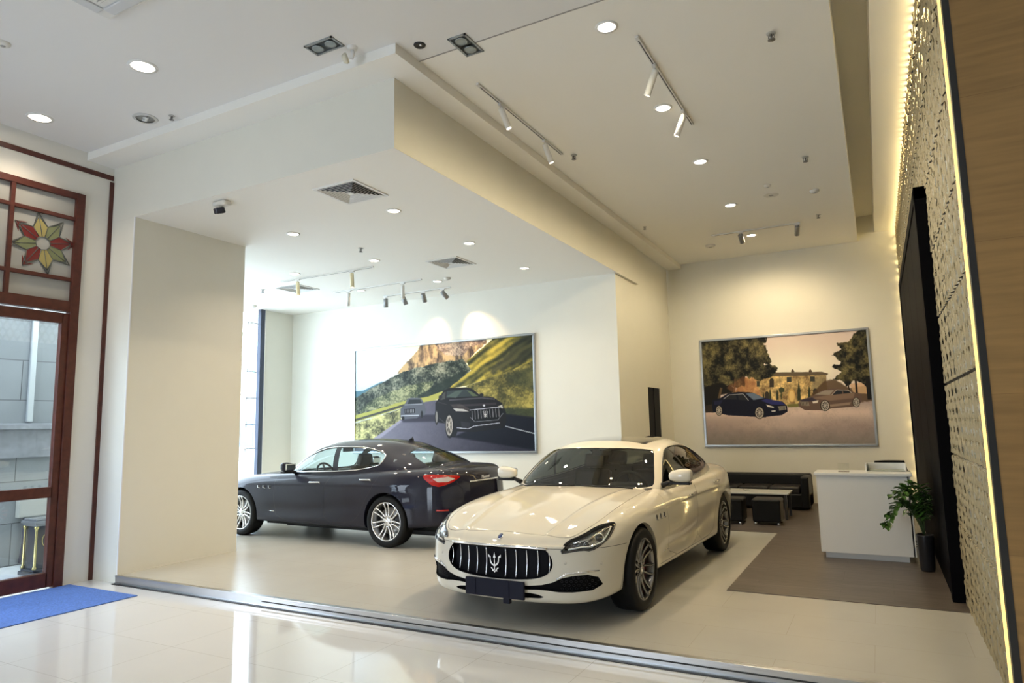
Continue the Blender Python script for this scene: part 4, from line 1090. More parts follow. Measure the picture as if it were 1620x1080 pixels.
def rail(p0, p1, z, heads, label, group, headm, kind, spread=62):
    """light rail with spot heads; heads: (distance share, aim direction, lamp power)"""
    p0, p1 = Vector((*p0, z)), Vector((*p1, z)); d = p1 - p0; L = d.length; ang = math.atan2(d.y, d.x)
    t = thing('track_light', label, 'track light', p0, ang, group)
    MB().box((0, -.017, -.022), (L, .017, -.001), .002).build('rail', mat('rail_white', (.74, .73, .70), .4), t)
    MB().box((.06, -.005, -.0235), (L - .03, .005, -.0215)).build('rail_slot', mat('slot_black', (.03, .03, .03), .5), t)
    Rz = Matrix.Rotation(-ang, 3, 'Z')
    for share, aim, power in heads:
        x = L * share; aim = (Rz @ Vector(aim)).normalized()
        r, ln, drop = (.033, .23, .075) if kind == 'slim' else (.045, .155, .075)
        b = MB(); b.box((x - .05, -.017, -.045), (x + .05, .017, -.020), .004); b.tube([(x, 0, -.04), (x, 0, -drop)], .009, 8)
        h = b.build('spot_adapter', mat('rail_white'), t)
        c = Vector((x, 0, -drop - .01)); m4 = frame_m(c, aim, (0, 1, 0) if abs(aim.y) < .9 else (1, 0, 0))
        b = MB(); b.lathe([(0, -.02), (r * .9, -.02), (r, -.012), (r, ln), (r * .9, ln), (r * .86, ln - .02)], 24, m4)
        hd = b.build('spot_head', headm, h)
        MB().lathe([(0, ln - .012), (r * .88, ln - .012), (r * .88, ln - .014)], 24, m4).build('spot_lens', emitter('spot_glow', (1, .9, .75), 10), hd)
        if power: lamp('SPOT', 'spot_lamp', m4 @ Vector((0, 0, ln + .01)), power, (1, .70, .40), m4 @ Vector((0, 0, 3)), .03, spread, 1., t)
whitehead = mat('head_white', (.78, .76, .70), .4); greyhead = mat('head_silver', (.30, .30, .30), .35, .6); creamhead = mat('head_cream', (.86, .78, .52), .4)
rail((-1.66, 5.57), (-1.66, 7.65), CZ, [(.27, (-.45, .10, -1), 80), (.80, (-.42, .0, -1), 80)], 'white light rail with two slim spots high above the white car bonnet', 'track lights', whitehead, 'slim')
rail((-3.335, 5.56), (-3.335, 7.66), CZ, [(.24, (.35, .12, -1), 90), (.76, (.30, .14, -1), 90)], 'white light rail with two slim spots beside the bulkhead of the high ceiling', 'track lights', whitehead, 'slim')
rail((-2.5, 12.62), (-.965, 12.62), CZ, [(.34, (.10, 1, -1.05), 34), (.97, (-.22, 1, -1.0), 44)], 'light rail with two dark spots lighting the villa poster on the end wall', 'track lights', greyhead, 'fat', 88)
rail((-9.23, 8.47), (-7.14, 8.50), BZ, [(.19, (.12, .0, -1), 30), (.78, (.10, -.05, -1), 30)], 'front light rail of the low bay with two slim spots over the blue car bonnet', 'track lights', creamhead, 'slim')
rail((-9.17, 9.72), (-7.05, 9.71), BZ, [(.19, (-.1, .05, -1), 30), (.80, (-.05, .1, -1), 30)], 'middle light rail of the low bay with two slim white spots', 'track lights', whitehead, 'slim')
rail((-8.60, 10.56), (-6.99, 10.57), BZ, [(.03, (.0, .05, -1), 0), (.30, (.25, .35, -1), 40), (.60, (-.2, .8, -1), 50), (.88, (.55, .8, -1), 110)], 'rear light rail of the low bay with four silver spots facing the mountain road poster', 'track lights', greyhead, 'fat')

def vent(cx, cy, z, s, label):
    t = thing('ceiling_vent', label, 'vent', (cx, cy, z), 0, 'square air diffusers of the low bay')
    fr = MB()
    def ring(b, a, w, z0, z1):
        for lo, hi in (((-a, -a), (a, -a + w)), ((-a, a - w), (a, a)), ((-a, -a + w), (-a + w, a - w)), ((a - w, -a + w), (a, a - w))): b.box((*lo, z0), (*hi, z1))
    ring(fr, s / 2, .035, -.012, 0); fr.build('frame', ringm, t)
    MB().box((-s / 2 + .03, -s / 2 + .03, -.003), (s / 2 - .03, s / 2 - .03, -.0005)).build('duct', mat('duct_shade_dark', (.03, .032, .036), .8, spec=.1), t)  # flat dark plate; the shade of the duct's depth is put into its colour
    b = MB()
    for k in range(7):
        a = s / 2 - .045 - k * .036
        if a < .03: break
        i_ = a - .018; P = [(-a, -a), (a, -a), (a, a), (-a, a)]; Q = [(-i_, -i_), (i_, -i_), (i_, i_), (-i_, i_)]
        for u in range(4):
            v = (u + 1) % 4
            b.quad((*P[u], -.013), (*P[v], -.013), (*Q[v], -.004), (*Q[u], -.004)); b.quad((*P[u], -.013), (*P[v], -.013), (*P[v], -.0185), (*P[u], -.0185))
    b.box((-.03, -.03, -.024), (.03, .03, -.016))
    b.build('louvres', ringm, t, recalc=False)
vent(-5.055, 5.62, BZ, .60, 'nearest square louvred air vent in the low bay ceiling')
vent(-5.93, 8.98, BZ, .60, 'middle square louvred air vent, between two rows of downlights')
vent(-9.48, 9.07, BZ, .60, 'farthest square air vent behind the front light rail near the windows')

# air-conditioning cassette, top left
t = thing('ceiling_air_conditioner', 'white slatted ceiling air conditioner cut by the top edge of the picture', 'air conditioner', (-5.0, 2.66, CZ))
b = MB(); b.box((-.42, -.40, -.035), (.42, .40, 0), .02); b.build('housing', ringm, t)
b = MB(); b.box((-.24, -.22, -.042), (.24, .22, -.034)); b.build('grille_panel', mat('grille_grey', (.55, .55, .53), .5), t)
b = MB()
for k in range(14): b.box((-.24, -.21 + k * .031, -.052), (.24, -.195 + k * .031, -.040))
b.build('slats', ringm, t)
b = MB(); b.box((-.30, .27, -.050), (.30, .37, -.032), .012); b.box((-.39, -.28, -.050), (-.29, .28, -.032), .012); b.box((.29, -.28, -.050), (.39, .28, -.032), .012); b.build('air_flap', mat('flap_grey_white', (.66, .67, .68), .35), t)

def twin(cx, cy, sx, sy, label):
    t = thing('twin_spot_box', label, 'ceiling light', (cx, cy, CZ), 0, 'recessed twin spot boxes')
    b = MB()
    for lo, hi in (((-sx, -sy), (sx, -sy + .018)), ((-sx, sy - .018), (sx, sy)), ((-sx, -sy), (-sx + .018, sy)), ((sx - .018, -sy), (sx, sy))): b.box((*lo, -.012), (*hi, 0))
    b.build('frame', mat('frame_grey', (.30, .32, .32), .4), t)
    MB().box((-sx + .015, -sy + .015, -.003), (sx - .015, sy - .015, -.001)).build('tray', mat('tray_dark', (.03, .04, .045), .5), t)
    dx, dy = (sx * .47, 0) if sx > sy else (0, sy * .47); r = min(sx, sy) * .62
    for s in (-1, 1):
        b = MB(); b.lathe([(r, -.008), (r * .95, -.016), (r * .7, -.010), (r * .3, -.006), (0, -.012)], 24, Matrix.Translation((dx * s, dy * s, 0))); b.build('spot_bulb', mat('bulb_grey', (.33, .37, .38), .2, .5), t)
twin(-4.185, 4.28, .165, .088, 'unlit recessed twin spot box left of the ceiling corner')
twin(-3.065, 4.92, .094, .165, 'unlit recessed twin spot box right of the ceiling corner')
t = thing('ceiling_speaker', 'small black round speaker set in the hall ceiling', 'speaker', (-3.431, 4.71, CZ))
MB().lathe([(0, -.006), (.03, -.008), (.048, -.012), (.056, -.004), (.056, 0)], 24).build('body', mat('speaker_black', (.02, .02, .022), .5), t)
MB().lathe([(0, -.014), (.012, -.012), (.014, -.006)], 16, Matrix.Translation((.01, 0, 0))).build('cap', mat('chrome'), t)
# beam detector
t = thing('motion_detector', 'white swivelling detector hanging from the hall ceiling beside a spot box', 'detector', (-3.985, 4.43, CZ))
MB().lathe([(0, -.03), (.03, -.03), (.045, -.018), (.05, 0)], 20).build('base', ringm, t)
MB().tube([(0, 0, -.02), (.01, 0, -.07), (-.01, 0, -.11)], .017, 8).build('arm', ringm, t)
MB().lathe([(0, .035), (.035, .028), (.05, 0), (.045, -.02), (0, -.025)], 20, frame_m((-.06, -.02, -.10), (-.8, -.5, -.3))).build('head', mat('detector_cream', (.70, .67, .55), .4), t)

def sprinkler(x, y, z, label, s=1.):
    t = thing('sprinkler_head', label, 'sprinkler', (x, y, z), 0, 'ceiling sprinklers')
    m = mat('sprinkler_metal', (.22, .21, .20), .35, .8)
    MB().lathe([(.03 * s, -.001), (.034 * s, -.004), (.03 * s, -.008), (0, -.010)], 16).build('escutcheon', mat('escutcheon', (.5, .49, .46), .4), t)
    b = MB(); b.tube([(0, 0, -.008), (0, 0, -.045 * s)], .007 * s, 8); b.tube([(.014 * s, 0, -.012), (.02 * s, 0, -.03 * s), (0, 0, -.05 * s)], .003 * s, 5); b.tube([(-.014 * s, 0, -.012), (-.02 * s, 0, -.03 * s), (0, 0, -.05 * s)], .003 * s, 5)
    b.lathe([(0, -.052 * s), (.026 * s, -.050 * s), (.026 * s, -.047 * s), (0, -.047 * s)], 12); b.build('nozzle', m, t)
for a in [(-6.607, 4.461, CZ, 'sprinkler beside the unlit downlight in the hall ceiling'), (-.59, 6.158, CZ, 'nearest sprinkler on the right side of the high ceiling', 1.3), (-.595, 9.453, CZ, 'sprinkler halfway down the right side of the high ceiling', 1.3),
          (-.641, 12.311, CZ, 'sprinkler at the far right of the high ceiling', 1.3), (-3.22, 7.78, CZ, 'sprinkler by the end of the rail beside the bulkhead', 1.2), (-3.409, 11.407, CZ, 'sprinkler at the far left of the high ceiling'),
          (-6.565, 7.525, BZ, 'sprinkler between downlights in the low bay ceiling', 1.2), (-10.084, 8.811, BZ, 'sprinkler of the low bay nearest the window', 1.2)]: sprinkler(*a)
def alarm(x, y, z, r, label, h=.03):
    t = thing('smoke_alarm', label, 'smoke alarm', (x, y, z), 0, 'smoke alarms')
    MB().lathe([(0, -h), (r * .6, -h), (r * .9, -h * .6), (r, -h * .3), (r, 0)], 24).build('cover', mat('alarm_white', (.72, .70, .64), .5), t)
    MB().lathe([(0, -h - .004), (r * .3, -h - .003), (r * .34, -h)], 16).build('sensor', mat('alarm_grey', (.35, .34, .32), .5), t)
alarm(-6.60, 2.817, CZ, .06, 'round detector at the left edge of the picture on the hall ceiling')
alarm(-1.19, 10.33, CZ, .05, 'small detector on the high ceiling in front of the flat disc')
alarm(-.597, 10.952, CZ, .07, 'white smoke alarm right of the flat disc on the high ceiling', .04)
alarm(-2.678, 13.349, CZ, .10, 'smoke alarm on the high ceiling left of the short rail', .04)
alarm(-6.616, 9.892, BZ, .065, 'smoke alarm at the back of the low bay ceiling', .04)
alarm(-11.55, 9.85, BZ, .07, 'smoke alarm in the low bay corner above the window', .05)
alarm(-1.205, 10.821, CZ, .11, 'flat round access disc on the high ceiling', .006)
# security camera
t = thing('security_camera', 'white security camera with dark lens under the bulkhead', 'security camera', (-6.53, 5.08, BZ))
MB().box((-.11, -.055, -.06), (.11, .055, 0), .025, seg=3).build('bracket', mat('camera_white', (.76, .73, .66), .4), t)
MB().tube([(-.01, 0, -.05), (-.02, -.01, -.11)], .020, 8).build('joint', mat('camera_white'), t)
m4 = frame_m((-.02, -.02, -.115), (-.25, -1, -.35), (1, 0, 0))
MB().box((-.040, -.035, -.06), (.040, .035, .05), .014, m4, 3).build('housing', mat('camera_dark', (.02, .02, .035), .25), t)

# ------------------------------------------------------------------ prints on the walls
def fnoise(H, W, fy, fx, seed, octs=4):
    rng = np.random.RandomState(seed); out = np.zeros((H, W)); amp = 1; tot = 0
    for o in range(octs):
        gy, gx = int(fy * 2 ** o) + 2, int(fx * 2 ** o) + 2; g = rng.rand(gy + 1, gx + 1)
        y = np.linspace(0, gy - 1.001, H); x = np.linspace(0, gx - 1.001, W); yi, xi = y.astype(int), x.astype(int); fy_, fx_ = (y - yi)[:, None], (x - xi)[None]
        fy_ = fy_ * fy_ * (3 - 2 * fy_); fx_ = fx_ * fx_ * (3 - 2 * fx_)
        v = g[yi][:, xi] * (1 - fy_) * (1 - fx_) + g[yi + 1][:, xi] * fy_ * (1 - fx_) + g[yi][:, xi + 1] * (1 - fy_) * fx_ + g[yi + 1][:, xi + 1] * fy_ * fx_
        out += v * amp; tot += amp; amp *= .55
    return out / tot
class Art:
    """a picture painted on a fine grid; drawn in its own drawing units"""
    def __init__(s, W, H, corners):
        s.W, s.H = W, H; u, v = np.meshgrid((np.arange(W) + .5) / W, (np.arange(H) + .5) / H)
        (x0, y0), (x1, y1), (x2, y2), (x3, y3) = corners   # tl tr br bl of the drawing
        dx1, dx2, dx3 = x1 - x2, x3 - x2, x0 - x1 + x2 - x3; dy1, dy2, dy3 = y1 - y2, y3 - y2, y0 - y1 + y2 - y3
        den = dx1 * dy2 - dx2 * dy1; g = (dx3 * dy2 - dx2 * dy3) / den; h = (dx1 * dy3 - dx3 * dy1) / den
        w = g * u + h * v + 1
        s.X = ((x1 - x0 + g * x1) * u + (x3 - x0 + h * x3) * v + x0) / w; s.Y = ((y1 - y0 + g * y1) * u + (y3 - y0 + h * y3) * v + y0) / w
        s.P = np.stack([s.X.ravel(), s.Y.ravel()], 1); s.c = np.zeros((H, W, 3)); s.u, s.v = u, v
    def n(s, fx, fy, seed, o=4): return fnoise(s.H, s.W, fy, fx, seed, o)
    def fill(s, col, mask=None):
        col = np.asarray(col, float); col = np.broadcast_to(col, s.c.shape) if col.ndim == 1 else col
        s.c = col.copy() if mask is None else s.c * (1 - mask[..., None]) + col * mask[..., None]
    def m(s, poly, soft_=3., rough=0., seed=1, f=40):
        P = np.asarray(poly, float); x0, y0 = P.min(0) - 60; x1, y1 = P.max(0) + 60
        d = np.full(s.W * s.H, 999.); k = (s.P[:, 0] > x0) & (s.P[:, 0] < x1) & (s.P[:, 1] > y0) & (s.P[:, 1] < y1); d[k] = sdf(s.P[k], P); d = d.reshape(s.H, s.W)
        if rough: d = d + (s.n(f, f * .55, seed) - .5) * rough
        return np.clip(.5 - d / soft_, 0, 1)
    def poly(s, poly, col, soft_=3., rough=0., seed=1, f=40, a=1.): s.fill(col, s.m(poly, soft_, rough, seed, f) * a)
    def ell(s, cx, cy, rx, ry, col, soft_=3.):
        s.fill(col, np.clip((1 - np.hypot((s.X - cx) / rx, (s.Y - cy) / ry)) * min(rx, ry) / soft_ + .5, 0, 1))
    def line(s, pts, w, col, a=1.):
        for p, q in zip(pts[:-1], pts[1:]):
            p, q = np.array(p, float), np.array(q, float); d = q - p; L = np.hypot(*d); nn = np.array([-d[1], d[0]]) / L * w / 2
            s.poly([p + nn, q + nn, q - nn, p - nn], col, 2.5, a=a)
    def mix(s, a, b, t): t = np.clip(t, 0, 1)[..., None]; return np.asarray(a, float) * (1 - t) + np.asarray(b, float) * t
    def car(s, k, col, body, screen, grille=None):
        pass
    def build(s, name, w, h, m, parent, gam=1.):
        """grid in the x-z plane facing -y"""
        x = np.linspace(0, w, s.W + 1); z = np.linspace(h, 0, s.H + 1); X, Zz = np.meshgrid(x, z)
        V = np.stack([X, np.zeros_like(X), Zz], -1).reshape(-1, 3); idx = np.arange((s.W + 1) * (s.H + 1)).reshape(s.H + 1, s.W + 1)
        F = np.stack([idx[:-1, :-1].ravel(), idx[1:, :-1].ravel(), idx[1:, 1:].ravel(), idx[:-1, 1:].ravel()], 1)
        o = np_mesh(name, V, F, m, parent, smooth=False)
        ca = o.data.color_attributes.new('ink', 'FLOAT_COLOR', 'CORNER'); c = np.ones((len(F), 4, 4), np.float32)
        s.c = np.clip(s.c, 0, 1) ** gam; lin = np.where(s.c <= .04045, s.c / 12.92, ((np.clip(s.c, 0, 1) + .055) / 1.055) ** 2.4)
        c[:, :, :3] = lin.reshape(-1, 1, 3); ca.data.foreach_set('color', c.ravel()); return o
ink = bpy.data.materials.new('printed_film'); ink.use_nodes = True
_nt = ink.node_tree; _a = _nt.nodes.new('ShaderNodeVertexColor'); _a.layer_name = 'ink'; _nt.links.new(_a.outputs[0], _nt.nodes['Principled BSDF'].inputs['Base Color'])
_nt.nodes['Principled BSDF'].inputs['Roughness'].default_value = .5; _nt.nodes['Principled BSDF'].inputs['Specular IOR Level'].default_value = .2

def trident_art(A, x, y, h, col):
    for o in TRIDENT: A.poly([(x + u * h, y - v * h) for u, v in o], col, 2)

def mountain_road():
    A = Art(430, 218, [(105, 262), (1425, 147), (1436, 1005), (103, 1000)])
    n1 = A.n(34, 20, 1, 5); n2 = A.n(12, 7, 2); n3 = (A.n(150, 84, 3, 2) + 1.6 * A.n(24, 14, 13, 4)) / 2.6; X, Y = A.X, A.Y
    sky = A.mix((.93, .96, .97), (1., .95, .80), (X - 150) / 450); sky = A.mix(sky, (.70, .76, .84), np.clip((Y - 380) / 160, 0, 1) * (n2 * 1.3) * (X < 420)); A.fill(sky)
    A.poly([(95, 560), (160, 555), (300, 488), (330, 500), (200, 640), (95, 700)], (.33, .47, .52), 8)
    def rock(c1, c2, n): return A.mix(c1, c2, (n - .33) * 3.2)
    st = A.n(70, 8, 6)
    A.poly([(395, 440), (500, 325), (560, 260), (600, 205), (1080, 130), (1080, 210), (1010, 262), (930, 345), (700, 390), (520, 420)], rock((.30, .25, .22), (.80, .68, .50), st * .6 + n1 * .5), 4, 26, 5)
    A.poly([(690, 200), (880, 190), (1075, 175), (1060, 200), (960, 230), (900, 300), (760, 290)], rock((.36, .30, .30), (.86, .76, .66), n3), 6, 20, 8, a=.8)
    A.poly([(100, 610), (300, 493), (420, 432), (560, 385), (700, 352), (900, 325), (965, 400), (900, 470), (790, 545), (640, 610), (480, 640), (95, 745)], rock((.13, .17, .14), (.60, .60, .52), n3 * .8 + n1 * .25 - .06), 4, 18, 9)
    A.poly([(640, 545), (880, 420), (960, 400), (790, 545), (650, 610), (560, 600)], (.12, .17, .13), 12, 20, 3, a=.85)
    A.poly([(200, 640), (470, 520), (700, 480), (640, 560), (480, 640), (130, 720)], rock((.25, .30, .20), (.68, .68, .48), n3), 14, 20, 12, a=.6)
    t = (X * .62 + Y * .78); rg = .5 + .32 * np.sin((X * .55 + Y * .80) / 17 + 5 * A.n(6, 4, 12)) + .22 * np.sin((X * .55 + Y * .80) / 7 + 7 * A.n(6, 4, 14)); 
    A.poly([(930, 340), (1140, 165), (1440, 120), (1440, 430), (1200, 440), (930, 520), (790, 545), (960, 410)], A.mix((.20, .22, .12), (.74, .67, .30), rg * 1.1 + (n1 - .5) * .5), 4, 10, 4)
    A.poly([(1180, 330), (1340, 150), (1440, 130), (1440, 330), (1300, 360), (1080, 450)], (.16, .18, .16), 30, 50, 7, a=.7)
    A.poly([(920, 525), (1200, 432), (1440, 330), (1440, 770), (1200, 750), (1050, 600)], rock((.28, .28, .16), (.72, .66, .36), n3 * .6 + n2 * .4), 6, 14, 5)
    A.poly([(1190, 440), (1440, 380), (1440, 560), (1300, 520)], (.20, .23, .17), 30, 60, 6, a=.6)
    A.poly([(1180, 690), (1440, 690), (1440, 770), (1200, 760)], (.18, .22, .15), 14, 20, 2, a=.8)
    A.poly([(95, 740), (480, 630), (640, 600), (760, 560), (760, 600), (700, 628), (440, 690), (95, 790)], (.66, .65, .34), 5, 8)
    A.line([(95, 775), (300, 715), (470, 662)], 16, (.28, .28, .24)); A.line([(95, 795), (300, 735), (470, 678)], 5, (.75, .75, .72))
    A.poly([(95, 800), (440, 690), (440, 775), (215, 930), (95, 935)], rock((.25, .26, .18), (.82, .80, .56), n3 * .7 + n1 * .3), 5, 14)
    road = A.mix((.46, .45, .50), (.20, .20, .26), (X - 350) / 900 + (n3 - .5) * .25); 
    A.poly([(200, 935), (445, 770), (620, 640), (720, 625), (1200, 740), (1450, 770), (1450, 1030), (90, 1030), (90, 935)], road, 5)
    A.poly([(215, 925), (440, 770), (460, 775), (260, 930)], (.62, .60, .66), 8, a=.7)
    A.poly([(830, 900), (1210, 730), (1450, 760), (1450, 1000)], (.06, .07, .13), 14)
    A.line([(1215, 822), (1450, 882)], 8, (.62, .64, .66))
    A.poly([(440, 770), (625, 735), (720, 735), (720, 785), (460, 790)], (.16, .15, .20), 14, a=.8)
    # car at the back
    A.poly([(438, 745), (440, 690), (468, 660), (492, 615), (520, 608), (590, 612), (615, 650), (628, 700), (620, 735), (580, 742), (560, 760), (450, 768)], (.35, .36, .39), 3)
    A.poly([(492, 655), (503, 622), (585, 622), (600, 652)], (.14, .16, .17), 3); A.line([(470, 662), (600, 655)], 5, (.62, .63, .66)); A.poly([(468, 692), (545, 688), (545, 722), (470, 726)], (.10, .10, .12), 3)
    for k in range(6): A.line([(476 + k * 12, 694), (476 + k * 12, 720)], 3, (.6, .6, .62))
    A.line([(442, 742), (575, 738)], 5, (.78, .79, .82)); A.ell(458, 760, 10, 14, (.06, .06, .07)); A.ell(597, 732, 9, 26, (.10, .10, .11))
    # car in front
    A.poly([(697, 740), (697, 650), (725, 610), (760, 555), (800, 537), (930, 532), (970, 545), (1040, 598), (1130, 610), (1190, 650), (1222, 720), (1222, 790), (1200, 835), (1000, 862), (860, 860), (845, 900), (790, 905), (775, 800), (700, 790)], (.085, .075, .09), 4)
    A.poly([(778, 612), (782, 560), (930, 548), (960, 560), (1018, 598)], (.20, .24, .24), 4); A.poly([(780, 600), (850, 560), (900, 556), (850, 612)], (.38, .43, .38), 6, a=.6); A.poly([(930, 556), (958, 562), (1016, 598), (975, 600)], (.42, .46, .30), 4, a=.7)
    A.poly([(735, 610), (762, 570), (774, 566), (770, 620), (735, 628)], (.28, .28, .26), 4)
    A.line([(800, 628), (1040, 612), (1140, 622)], 10, (.40, .38, .40), .7); A.line([(860, 670), (1150, 655)], 16, (.26, .23, .24), .7)
    A.poly([(805, 660), (880, 655), (950, 690), (940, 715), (850, 700)], (.36, .32, .30), 5, a=.6)
    A.ell(735, 605, 14, 14, (.16, .15, .16)); A.ell(1040, 590, 16, 12, (.10, .10, .10))
    A.poly([(826, 688), (905, 694), (945, 712), (850, 710)], (.72, .70, .68), 4); A.poly([(1160, 676), (1192, 662), (1200, 690), (1172, 690)], (.72, .70, .66), 4)
    A.poly([(950, 702), (1180, 680), (1205, 720), (1160, 775), (990, 788), (955, 755)], (.02, .02, .03), 4); A.line([(950, 702), (1180, 680)], 6, (.70, .70, .72)); A.line([(955, 755), (990, 788), (1160, 775), (1200, 725)], 4, (.5, .5, .52))
    for k in range(10): A.line([(968 + k * 22, 708 - k * 2), (972 + k * 22, 768 - k * 2 + abs(k - 5) * 1)], 4, (.58, .57, .58))
    trident_art(A, 1068, 756, 50, (.92, .90, .88)); A.ell(1058, 668, 8, 8, (.8, .8, .82))
    A.line([(855, 832), (940, 840), (985, 820), (1175, 797)], 6, (.72, .72, .75)); A.poly([(885, 785), (955, 795), (950, 830), (890, 822)], (.17, .17, .19), 4)
    A.ell(803, 815, 33, 92, (.03, .03, .03)); A.ell(800, 815, 25, 76, (.68, .65, .62)); A.ell(800, 815, 18, 60, (.30, .28, .27)); A.ell(800, 812, 8, 22, (.70, .67, .62))
    for k in range(7):
        a = k * .9; A.line([(800, 812), (800 + 19 * math.cos(a), 812 + 64 * math.sin(a))], 5, (.72, .69, .64))
    A.ell(706, 752, 13, 55, (.03, .03, .03)); A.ell(706, 752, 9, 44, (.52, .50, .48))
    A.line([(715, 640), (780, 660)], 4, (.3, .28, .27), .7); A.line([(725, 760), (772, 800)], 5, (.3, .29, .30), .8)
    return A

def villa():
    A = Art(400, 232, [(102, 205), (1390, 112), (1442, 990), (130, 1003)])
    n1 = A.n(30, 18, 21, 5); n2 = A.n(12, 7, 22); n3 = (A.n(150, 88, 23, 2) + 1.4 * A.n(22, 14, 24, 4)) / 2.4; X, Y = A.X, A.Y
    gl_ = np.exp(-((X - 860) / 420) ** 2 - ((Y - 430) / 170) ** 2)
    A.fill(A.mix((.84, .76, .72), (1., .97, .88), gl_ * 1.15 + (n2 - .5) * .12))
    gd = A.mix((.64, .56, .53), (.86, .76, .70), np.exp(-((Y - 745) / 60) ** 2) + .5 * np.exp(-((X - 700) / 300) ** 2 - ((Y - 850) / 50) ** 2)); gd = A.mix(gd, (.50, .47, .45), (Y - 850) / 150 + (n1 - .5) * .5)
    A.poly([(60, 735), (420, 700), (1500, 660), (1500, 1050), (60, 1050)], A.mix(gd, (.35, .3, .28), (n3 - .45) * .5), 5)
    st = A.mix((.42, .32, .20), (.98, .84, .52), (n3 * .6 + n1 * .6 - .38) * 2.4)
    A.poly([(350, 610), (420, 480), (520, 478), (620, 500), (620, 690), (350, 680)], A.mix(st, (.80, .50, .32), .5 + 0 * X), 4)
    A.poly([(520, 510), (650, 465), (1072, 458), (1078, 640), (1000, 700), (600, 700)], st, 3); A.poly([(990, 465), (1075, 465), (1078, 640), (1010, 650), (960, 560)], (.50, .45, .34), 24, 30, a=.7)
    A.poly([(640, 455), (680, 440), (1040, 436), (1090, 450), (1080, 462), (640, 472)], (.34, .29, .22), 3)
    for x in (812, 950): A.poly([(x - 12, 440), (x - 10, 425), (x, 414), (x + 10, 425), (x + 14, 438)], (.30, .24, .18), 3)
    for x, y, w, h in ((783, 496, 18, 20), (966, 492, 18, 20), (540, 530, 12, 22)): A.poly([(x - w, y - h), (x + w, y - h), (x + w, y + h), (x - w, y + h)], (.20, .20, .17), 3)
    for x, y, w, h in ((646, 520, 17, 36), (607, 620, 16, 30), (985, 600, 18, 34)):
        A.ell(x, y - h * .4, w, w * 1.2, (.17, .15, .12)); A.poly([(x - w, y - h * .4), (x + w, y - h * .4), (x + w, y + h), (x - w, y + h)], (.17, .15, .12), 3)
    A.ell(800, 620, 28, 52, (.80, .62, .34)); A.ell(800, 624, 20, 42, (.90, .76, .46))
    A.line([(712, 470), (714, 600)], 4, (.45, .40, .33))
    A.poly([(880, 690), (1060, 505), (1150, 500), (1250, 560), (1440, 540), (1440, 660), (1150, 690)], (.28, .20, .13), 10, 20, a=.85)
    A.poly([(1250, 530), (1440, 515), (1440, 600), (1280, 600)], (.85, .68, .50), 8, 20, a=.8)
    for x, y0, y1, w in ((858, 500, 660, 13), (938, 545, 640, 9), (688, 560, 655, 9), (632, 560, 650, 8), (580, 590, 650, 6)): A.poly([(x, y0), (x + w, (y0 + y1) / 2), (x + w, y1), (x - w, y1), (x - w, (y0 + y1) / 2)], (.15, .17, .11), 4, 6)
    A.poly([(700, 568), (722, 556), (745, 568), (742, 590), (725, 600), (722, 650), (716, 650), (714, 600), (702, 590)], (.20, .22, .13), 4, 10)
    A.poly([(760, 690), (860, 680), (880, 705), (770, 712)], (.42, .40, .20), 4)
    tree = A.mix((.035, .04, .035), (.44, .40, .24), (n3 * .5 + n1 * .6 - .42) * 3.0)
    A.poly([(90, 150), (610, 150), (600, 230), (640, 300), (655, 350), (600, 380), (700, 405), (640, 470), (540, 510), (440, 470), (420, 540), (360, 560), (260, 540), (240, 640), (90, 760)], tree, 5, 60, 31, 30)
    A.poly([(100, 560), (240, 520), (360, 560), (350, 600), (240, 620), (150, 720), (100, 740)], (.06, .05, .04), 10, 20)
    A.line([(250, 560), (228, 650)], 18, (.32, .25, .16)); A.line([(360, 490), (350, 600)], 14, (.30, .22, .14))
    A.poly([(290, 560), (420, 470), (520, 520), (500, 600), (340, 600)], (.55, .34, .20), 14, 20, a=.5)
    A.poly([(1110, 500), (1180, 440), (1120, 400), (1180, 360), (1125, 310), (1190, 260), (1170, 220), (1250, 190), (1290, 130), (1400, 120), (1420, 300), (1420, 500), (1390, 560), (1300, 500), (1240, 540), (1180, 510)], tree, 5, 60, 41, 30)
    A.line([(1300, 490), (1308, 610)], 16, (.12, .09, .07)); A.line([(1392, 470), (1405, 650)], 34, (.08, .07, .06)); A.line([(1240, 530), (1250, 580)], 10, (.14, .10, .08))
    A.poly([(120, 700), (230, 680), (230, 750), (120, 755)], (.16, .13, .10), 6, 10)
    def sedan(pts, glassp, col, c2, wheels, dark):
        A.poly(pts, col, 3)
        for p, c in c2: A.poly(p, c, 6, a=.8)
        for p in glassp: A.poly(p, (.10, .11, .13), 3)
        for x, y, rx, ry in wheels:
            A.ell(x, y, rx * 1.2, ry * 1.12, (.03, .03, .03)); A.ell(x, y, rx, ry, (.72, .68, .62)); A.ell(x, y, rx * .78, ry * .80, (.26, .24, .24))
            for k in range(9): A.line([(x, y), (x + rx * .85 * math.cos(k * .7), y + ry * .88 * math.sin(k * .7))], 4, (.74, .70, .64))
    sedan([(172, 690), (180, 655), (240, 640), (300, 605), (380, 592), (490, 596), (570, 632), (640, 652), (730, 668), (762, 700), (765, 745), (720, 772), (600, 785), (590, 790), (300, 775), (180, 748)],
          [[(268, 648), (305, 618), (360, 608), (372, 652)], [(378, 610), (420, 612), (458, 658), (384, 654)]], (.035, .04, .10),
          [([(600, 645), (720, 668), (755, 695), (640, 690), (560, 660)], (.14, .16, .42)), ([(440, 605), (500, 600), (585, 640), (500, 656)], (.42, .50, .60)), ([(190, 665), (260, 655), (240, 690), (190, 695)], (.10, .11, .22))],
          [(228, 738, 22, 36), (545, 755, 32, 42)], 0)
